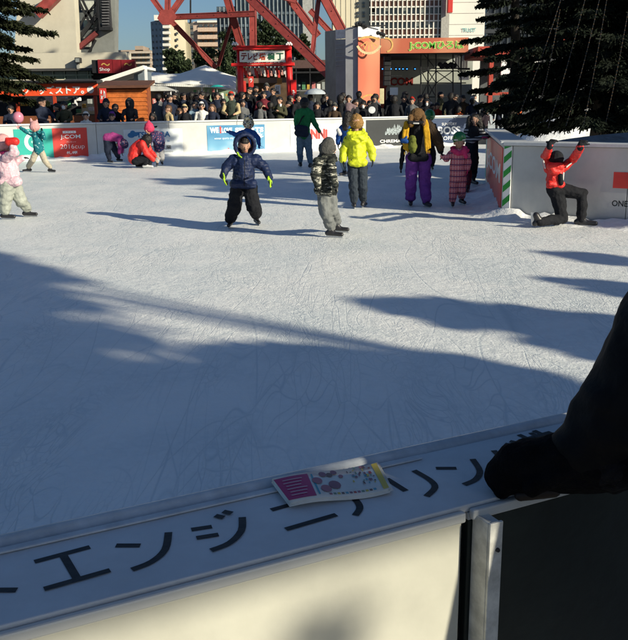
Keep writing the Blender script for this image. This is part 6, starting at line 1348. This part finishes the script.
rc = random.Random(21); used_ = set()
for k in range(30):
    px = (160 + k * 5.4 if k < 12 else (238 + (k - 12) * 4.2 if k < 18 else 292 + (k - 18) * 16.5)) + rc.uniform(-2, 2); dY = rc.uniform(2.4, 5.5)
    Yb = barY(px) + dY; py = 103.5 - (px - 314) * .0122 - F * (rc.uniform(1.62, 2.0) - H + .3) / Yb * .55
    jk = rc.choice(['blackc', 'dnavy', 'nearblack', 'greyc', 'dnavy', 'blackc', 'olive']); yw_ = rc.uniform(-70, 200)
    near_ = min(S_, key=lambda q: abs(q[0] - px)); core = ' '.join(near_[4].split(',')[0].split()[:7])
    while core.split()[-1] in ('in', 'the', 'of', 'a', 'and', 'with', 'at', 'on', 'under', 'looking', 'left', 'right', 'just', 'below', 'before', 'behind', 'between', 'red', 'white', 'black', 'standing', 'dark', 'from', 'whose', 'seen', 'grey', 'orange', 'their', 'stage', 'bowing', 'holding', 'coloured', 'cream'): core = ' '.join(core.split()[:-1])
    cn = dict(blackc='black', dnavy='navy', nearblack='charcoal', greyc='grey', olive='olive')[jk]
    lab = f"back row figure in {cn}, behind the {core}"
    for alt in ('', ' to the left', ' to the right', ' farther back'):
        if lab + alt not in used_: lab += alt; break
    used_.add(lab); spect(px, py, dY, jk, lab, yaw=yw_, group='back row spectators')
c = at(18.2, 117.5, barY(18) + .25); b_ = thing('balloon', 'round pink balloon held at the left end of the far barrier', 'balloon', c)
MB().ball(c, .165, 20, 12, 0, (1, 1, 1.08)).build('balloon_skin', mat('pink_rubber', (.55, .20, .28), .22, .05, spec=.7), b_, smooth=True)
mb = MB(); mb.tube([c - Z * .175, c - Z * .2], [.012, .02], 6); mb.build('knot', mat('pink_rubber', (0, 0, 0)), b_)
c = at(372, 110, barY(372) + .3); mb = MB(); mb.tube([c, c + YV * .012], .125, 22); fan = mb.build('fan', mat('fan_paper', (.62, .64, .66), .6)); tag(fan, 'round white paper fan held up at the foot of the orange banner', 'fan')
tag(MB().tube([at(280.5, 106.5, barY(280) + .68), at(280.5, 103.8, barY(280) + .68)], [.035, .045], 10).build('paper_cup', C_WHT), 'white paper cup held below the red gate', 'cup')

# ------------------------------------------------------------------ leaflet on the near barrier
A_, B_, C_, D_ = G(290.6, 509, NZ), G(391, 494.5, NZ), G(377.5, 467, NZ), G(272.5, 487, NZ)
lf = thing('leaflet', 'folded glossy leaflet with pink panel and photo discs lying on the near barrier', 'leaflet', A_)
def lp_(u, v, h=0.0):
    q = A_.lerp(B_, u).lerp(D_.lerp(C_, u), v); return Vector((q.x, q.y, NZ + .004 + h + .010 * max(0, u - .45) ** 1.5 * (1 - .5 * v) + .0035 * math.sin(u * 5.2 + .5) + .004 * (1 - u) * v))
def page(h, m, name, du=0, dv=0, n=24, t=.0008):
    mb = MB()
    for j in range(5):
        for i in range(n + 1): mb.v.append(lp_(i / n + du, j / 4 + dv, h))
    for j in range(4):
        for i in range(n): a = j * (n + 1) + i; mb.f.append((a, a + 1, a + n + 2, a + n + 1)); mb.m.append(0)
    o = mb.build(name, m, lf, smooth=True); s = o.modifiers.new('s', 'SOLIDIFY'); s.thickness = t; s.offset = -1; return o
M_PAPER = mat('glossy_paper', (.60, .61, .58), .28, .05, 30, spec=.6)
for k in range(4): page(.0004 + k * .0009, M_PAPER, 'page', du=-.004 + .012 * (3 - k) * (1 if k % 2 else -.3), dv=-.012 * (3 - k))
top = page(.0042, M_PAPER, 'cover')
def pr_(pts, m, h=.0048, name='print_block'):
    """flat print that follows the sheet"""
    mb = MB(); n = 10
    if len(pts) == 4 and pts[0][1] == pts[1][1]:
        (u0, v0), (u1, _), (u2, v1), (u3, _) = pts; b = 0
        for j in range(3):
            for i in range(n + 1): t = j / 2; mb.v.append(lp_((u0 + (u1 - u0) * i / n) * (1 - t) + (u3 + (u2 - u3) * i / n) * t, v0 + (v1 - v0) * t, h))
        for j in range(2):
            for i in range(n): a = j * (n + 1) + i; mb.f.append((a, a + 1, a + n + 2, a + n + 1)); mb.m.append(0)
    else: mb.poly([lp_(u, v, h) for u, v in pts])
    return mb.build(name, m, top)
M_MAG = mat('magenta_ink', (.42, .02, .13), .3, .08); M_YEL = mat('yellow_ink', (.62, .45, .04), .3)
pr_([(.0, .08), (.27, .08), (.31, .93), (.0, .93)], M_MAG)
for k in range(6): pr_([(.05 + .01 * (k % 2), .2 + k * .115), (.20 + .02 * (k % 3), .2 + k * .115), (.20 + .02 * (k % 3), .235 + k * .115), (.05 + .01 * (k % 2), .235 + k * .115)], mat('pale_ink', (.60, .35, .40), .4), .0054)
def disc(u, v, ru, m, h=.0054): return pr_([(u + ru * math.cos(t), v + ru * 2.7 * math.sin(t)) for t in [i * math.pi / 8 for i in range(16)]], m, h)
inks = [mat('dusty_pink_ink', (.36, .12, .16), .3), mat('mauve_ink', (.22, .08, .12), .3), mat('brown_ink', (.14, .07, .06), .3), mat('sage_ink', (.16, .26, .18), .3), mat('red_ink', (.50, .05, .04), .3), mat('cyan_ink', (.04, .32, .42), .3), M_YEL]
for (u, v, r_, k) in ((.40, .30, .050, 0), (.36, .62, .046, 0), (.50, .42, .056, 1), (.44, .84, .035, 1), (.50, .80, .03, 2), (.55, .88, .03, 1), (.30, .96, .0, 2), (.60, .72, .022, 0)): 
    if r_: disc(u, v, r_, inks[k])
rr = random.Random(12)
for k in range(34):
    u, v = rr.uniform(.66, .90), rr.uniform(.30, .92); w_ = rr.uniform(.008, .028)
    pr_([(u, v), (u + w_, v), (u + w_ * .8, v + rr.uniform(.04, .10)), (u, v + .05)] if k % 3 else [(u, v), (u + w_, v), (u + w_, v + .04), (u, v + .04)], inks[rr.randrange(7)], .0052 + k * .00002)
pr_([(.93, .03), (.985, .03), (.985, .98), (.93, .98)], M_YEL); 
for k in range(12): pr_([(.40 + k * .04, .07), (.40 + k * .04 + .026, .07), (.40 + k * .04 + .026, .14), (.40 + k * .04, .14)], inks[(k * 3) % 7])
pr_([(.30, .12), (.318, .12), (.35, .9), (.335, .9)], inks[5])

# ------------------------------------------------------------------ person in black leaning on the near barrier
fp = thing('person', 'person in black padded coat and dark gloves leaning on the near barrier', 'person', (.95, .62, 0))
W_ = G(578, 463, NZ + .058); E_ = at(694, 325, 1.14); SH = Vector((.82, .93, 1.46)); n3 = Vector((.90, .84, 1.56))
hd = Vector((.93, .88, 1.70)); 
Bp = [(SH, E_, .075, .060, 1), (E_, W_ + (E_ - W_) * .08, .058, .036, 1), (Vector((1.10, .72, 1.44)), Vector((1.22, .74, 1.16)), .075, .06, 1), (Vector((1.22, .74, 1.16)), Vector((1.16, .95, 1.12)), .06, .036, 1), (SH, Vector((1.10, .72, 1.44)), .09, .09, 1), (Vector((.93, .80, 1.36)), Vector((.95, .70, 1.0)), .16, .16, 1)]
for s in (-1, 1): Bp += [(Vector((.95 + s * .1, .68, .96)), Vector((.95 + s * .12, .66, .5)), .1, .07, 1), (Vector((.95 + s * .12, .66, .5)), Vector((.95 + s * .12, .60, .09)), .07, .05, 1), (Vector((.95 + s * .12, .60, .07)), Vector((.93 + s * .12, .74, .05)), .05, .045, 1)]
grow('body', head_prims(hd, .12, R(150)) + Bp, .014, fp, [M_SKIN, M_BODY], smooth=3)
grow('hair', [(hd + Z * .03, hd - Z * .01 - look_dir(R(150)) * .03, .118, .112, 0)], .012, fp, M_HAIR, disp=.004, ds=30)
M_PUFF = mat('black_padded_nylon', (.0035, .004, .0055), .7, .2, 20, .15, 60, spec=.12)
arm = []; d_ = E_ - W_; segs = 7
pts = [W_ + d_ * .10, W_ + d_ * .30, W_ + d_ * .55, W_ + d_ * .8, E_, E_.lerp(SH, .35), E_.lerp(SH, .7), SH]
rad = [.050, .060, .070, .080, .090, .098, .106, .115]
for i in range(len(pts) - 1): arm.append((pts[i], pts[i + 1], rad[i], rad[i + 1], 0))
nb_ = 15
for i in range(nb_):                                   # padded baffles round the sleeve
    t = i / (nb_ - 1) * (len(pts) - 1); k = min(int(t), len(pts) - 2); c = pts[k].lerp(pts[k + 1], t - k); r_ = rad[k] + (rad[k + 1] - rad[k]) * (t - k); arm.append((c, c + Vector((.001, 0, 0)), r_ * 1.08, r_ * 1.08, 0))
grow('sleeve', arm, .010, fp, M_PUFF, smooth=2, disp=.006, ds=22)
cs_ = Vector((.07, 0, 0))
coat = [(SH, Vector((1.10, .72, 1.44)), .12, .12, 0), (Vector((.93, .82, 1.40)), Vector((.95, .72, 1.0)), .205, .215, 0), (Vector((.95, .72, 1.0)), Vector((.95, .70, .72)), .215, .225, 0), (Vector((.82, .86, 1.25)), Vector((.84, .80, .85)), .13, .15, 0),
        (Vector((1.10, .72, 1.44)), Vector((1.22, .74, 1.16)), .1, .09, 0), (Vector((1.22, .74, 1.16)), Vector((1.17, .92, 1.12)), .09, .06, 0), (Vector((.89, .84, 1.5)), Vector((.91, .86, 1.56)), .1, .1, 0)]
coat = [(p + cs_, q + cs_, a, b, k) for p, q, a, b, k in coat]
grow('coat', coat, .016, fp, M_PUFF, smooth=4, disp=.012, ds=12)
gd = (G(500, 467, NZ + .040) - W_).normalized()
hp = hand_prims(W_ + gd * .01, gd, (0, 0, -1), .125, .85, 1)
hp = [(p, q, a * 1.75, b * 1.75, k) for p, q, a, b, k in hp] + [(W_ - gd * .05, W_ + gd * .04, .045, .044, 0), (W_ + gd * .02 + Z * .002, W_ + gd * .085 - Z * .004, .044, .040, 0), (W_ + gd * .06 + nn * .012, W_ + gd * .105 - Z * .012, .038, .030, 0)]
grow('glove', hp, .0055, fp, mat('black_fleece_glove', (.004, .004, .005), .9, .3, 30, .5, 90, spec=.08), smooth=3, disp=.0022, ds=45)
grow('cuff', [(W_ - gd * .045, W_ - gd * .03, .046, .046, 0)], .005, fp, mat('ribbed_cuff', (.008, .008, .010), .9, .3, 60, .5, 120, spec=.1), smooth=2, disp=.002, ds=60)
grow('glove_trim', [(W_ + gd * .05 - Z * .030 - nn * .028, W_ + gd * .10 - Z * .034 - nn * .030, .010, .009, 0)], .004, fp, mat('rust_leather', (.012, .006, .004), .6, .2), smooth=2)
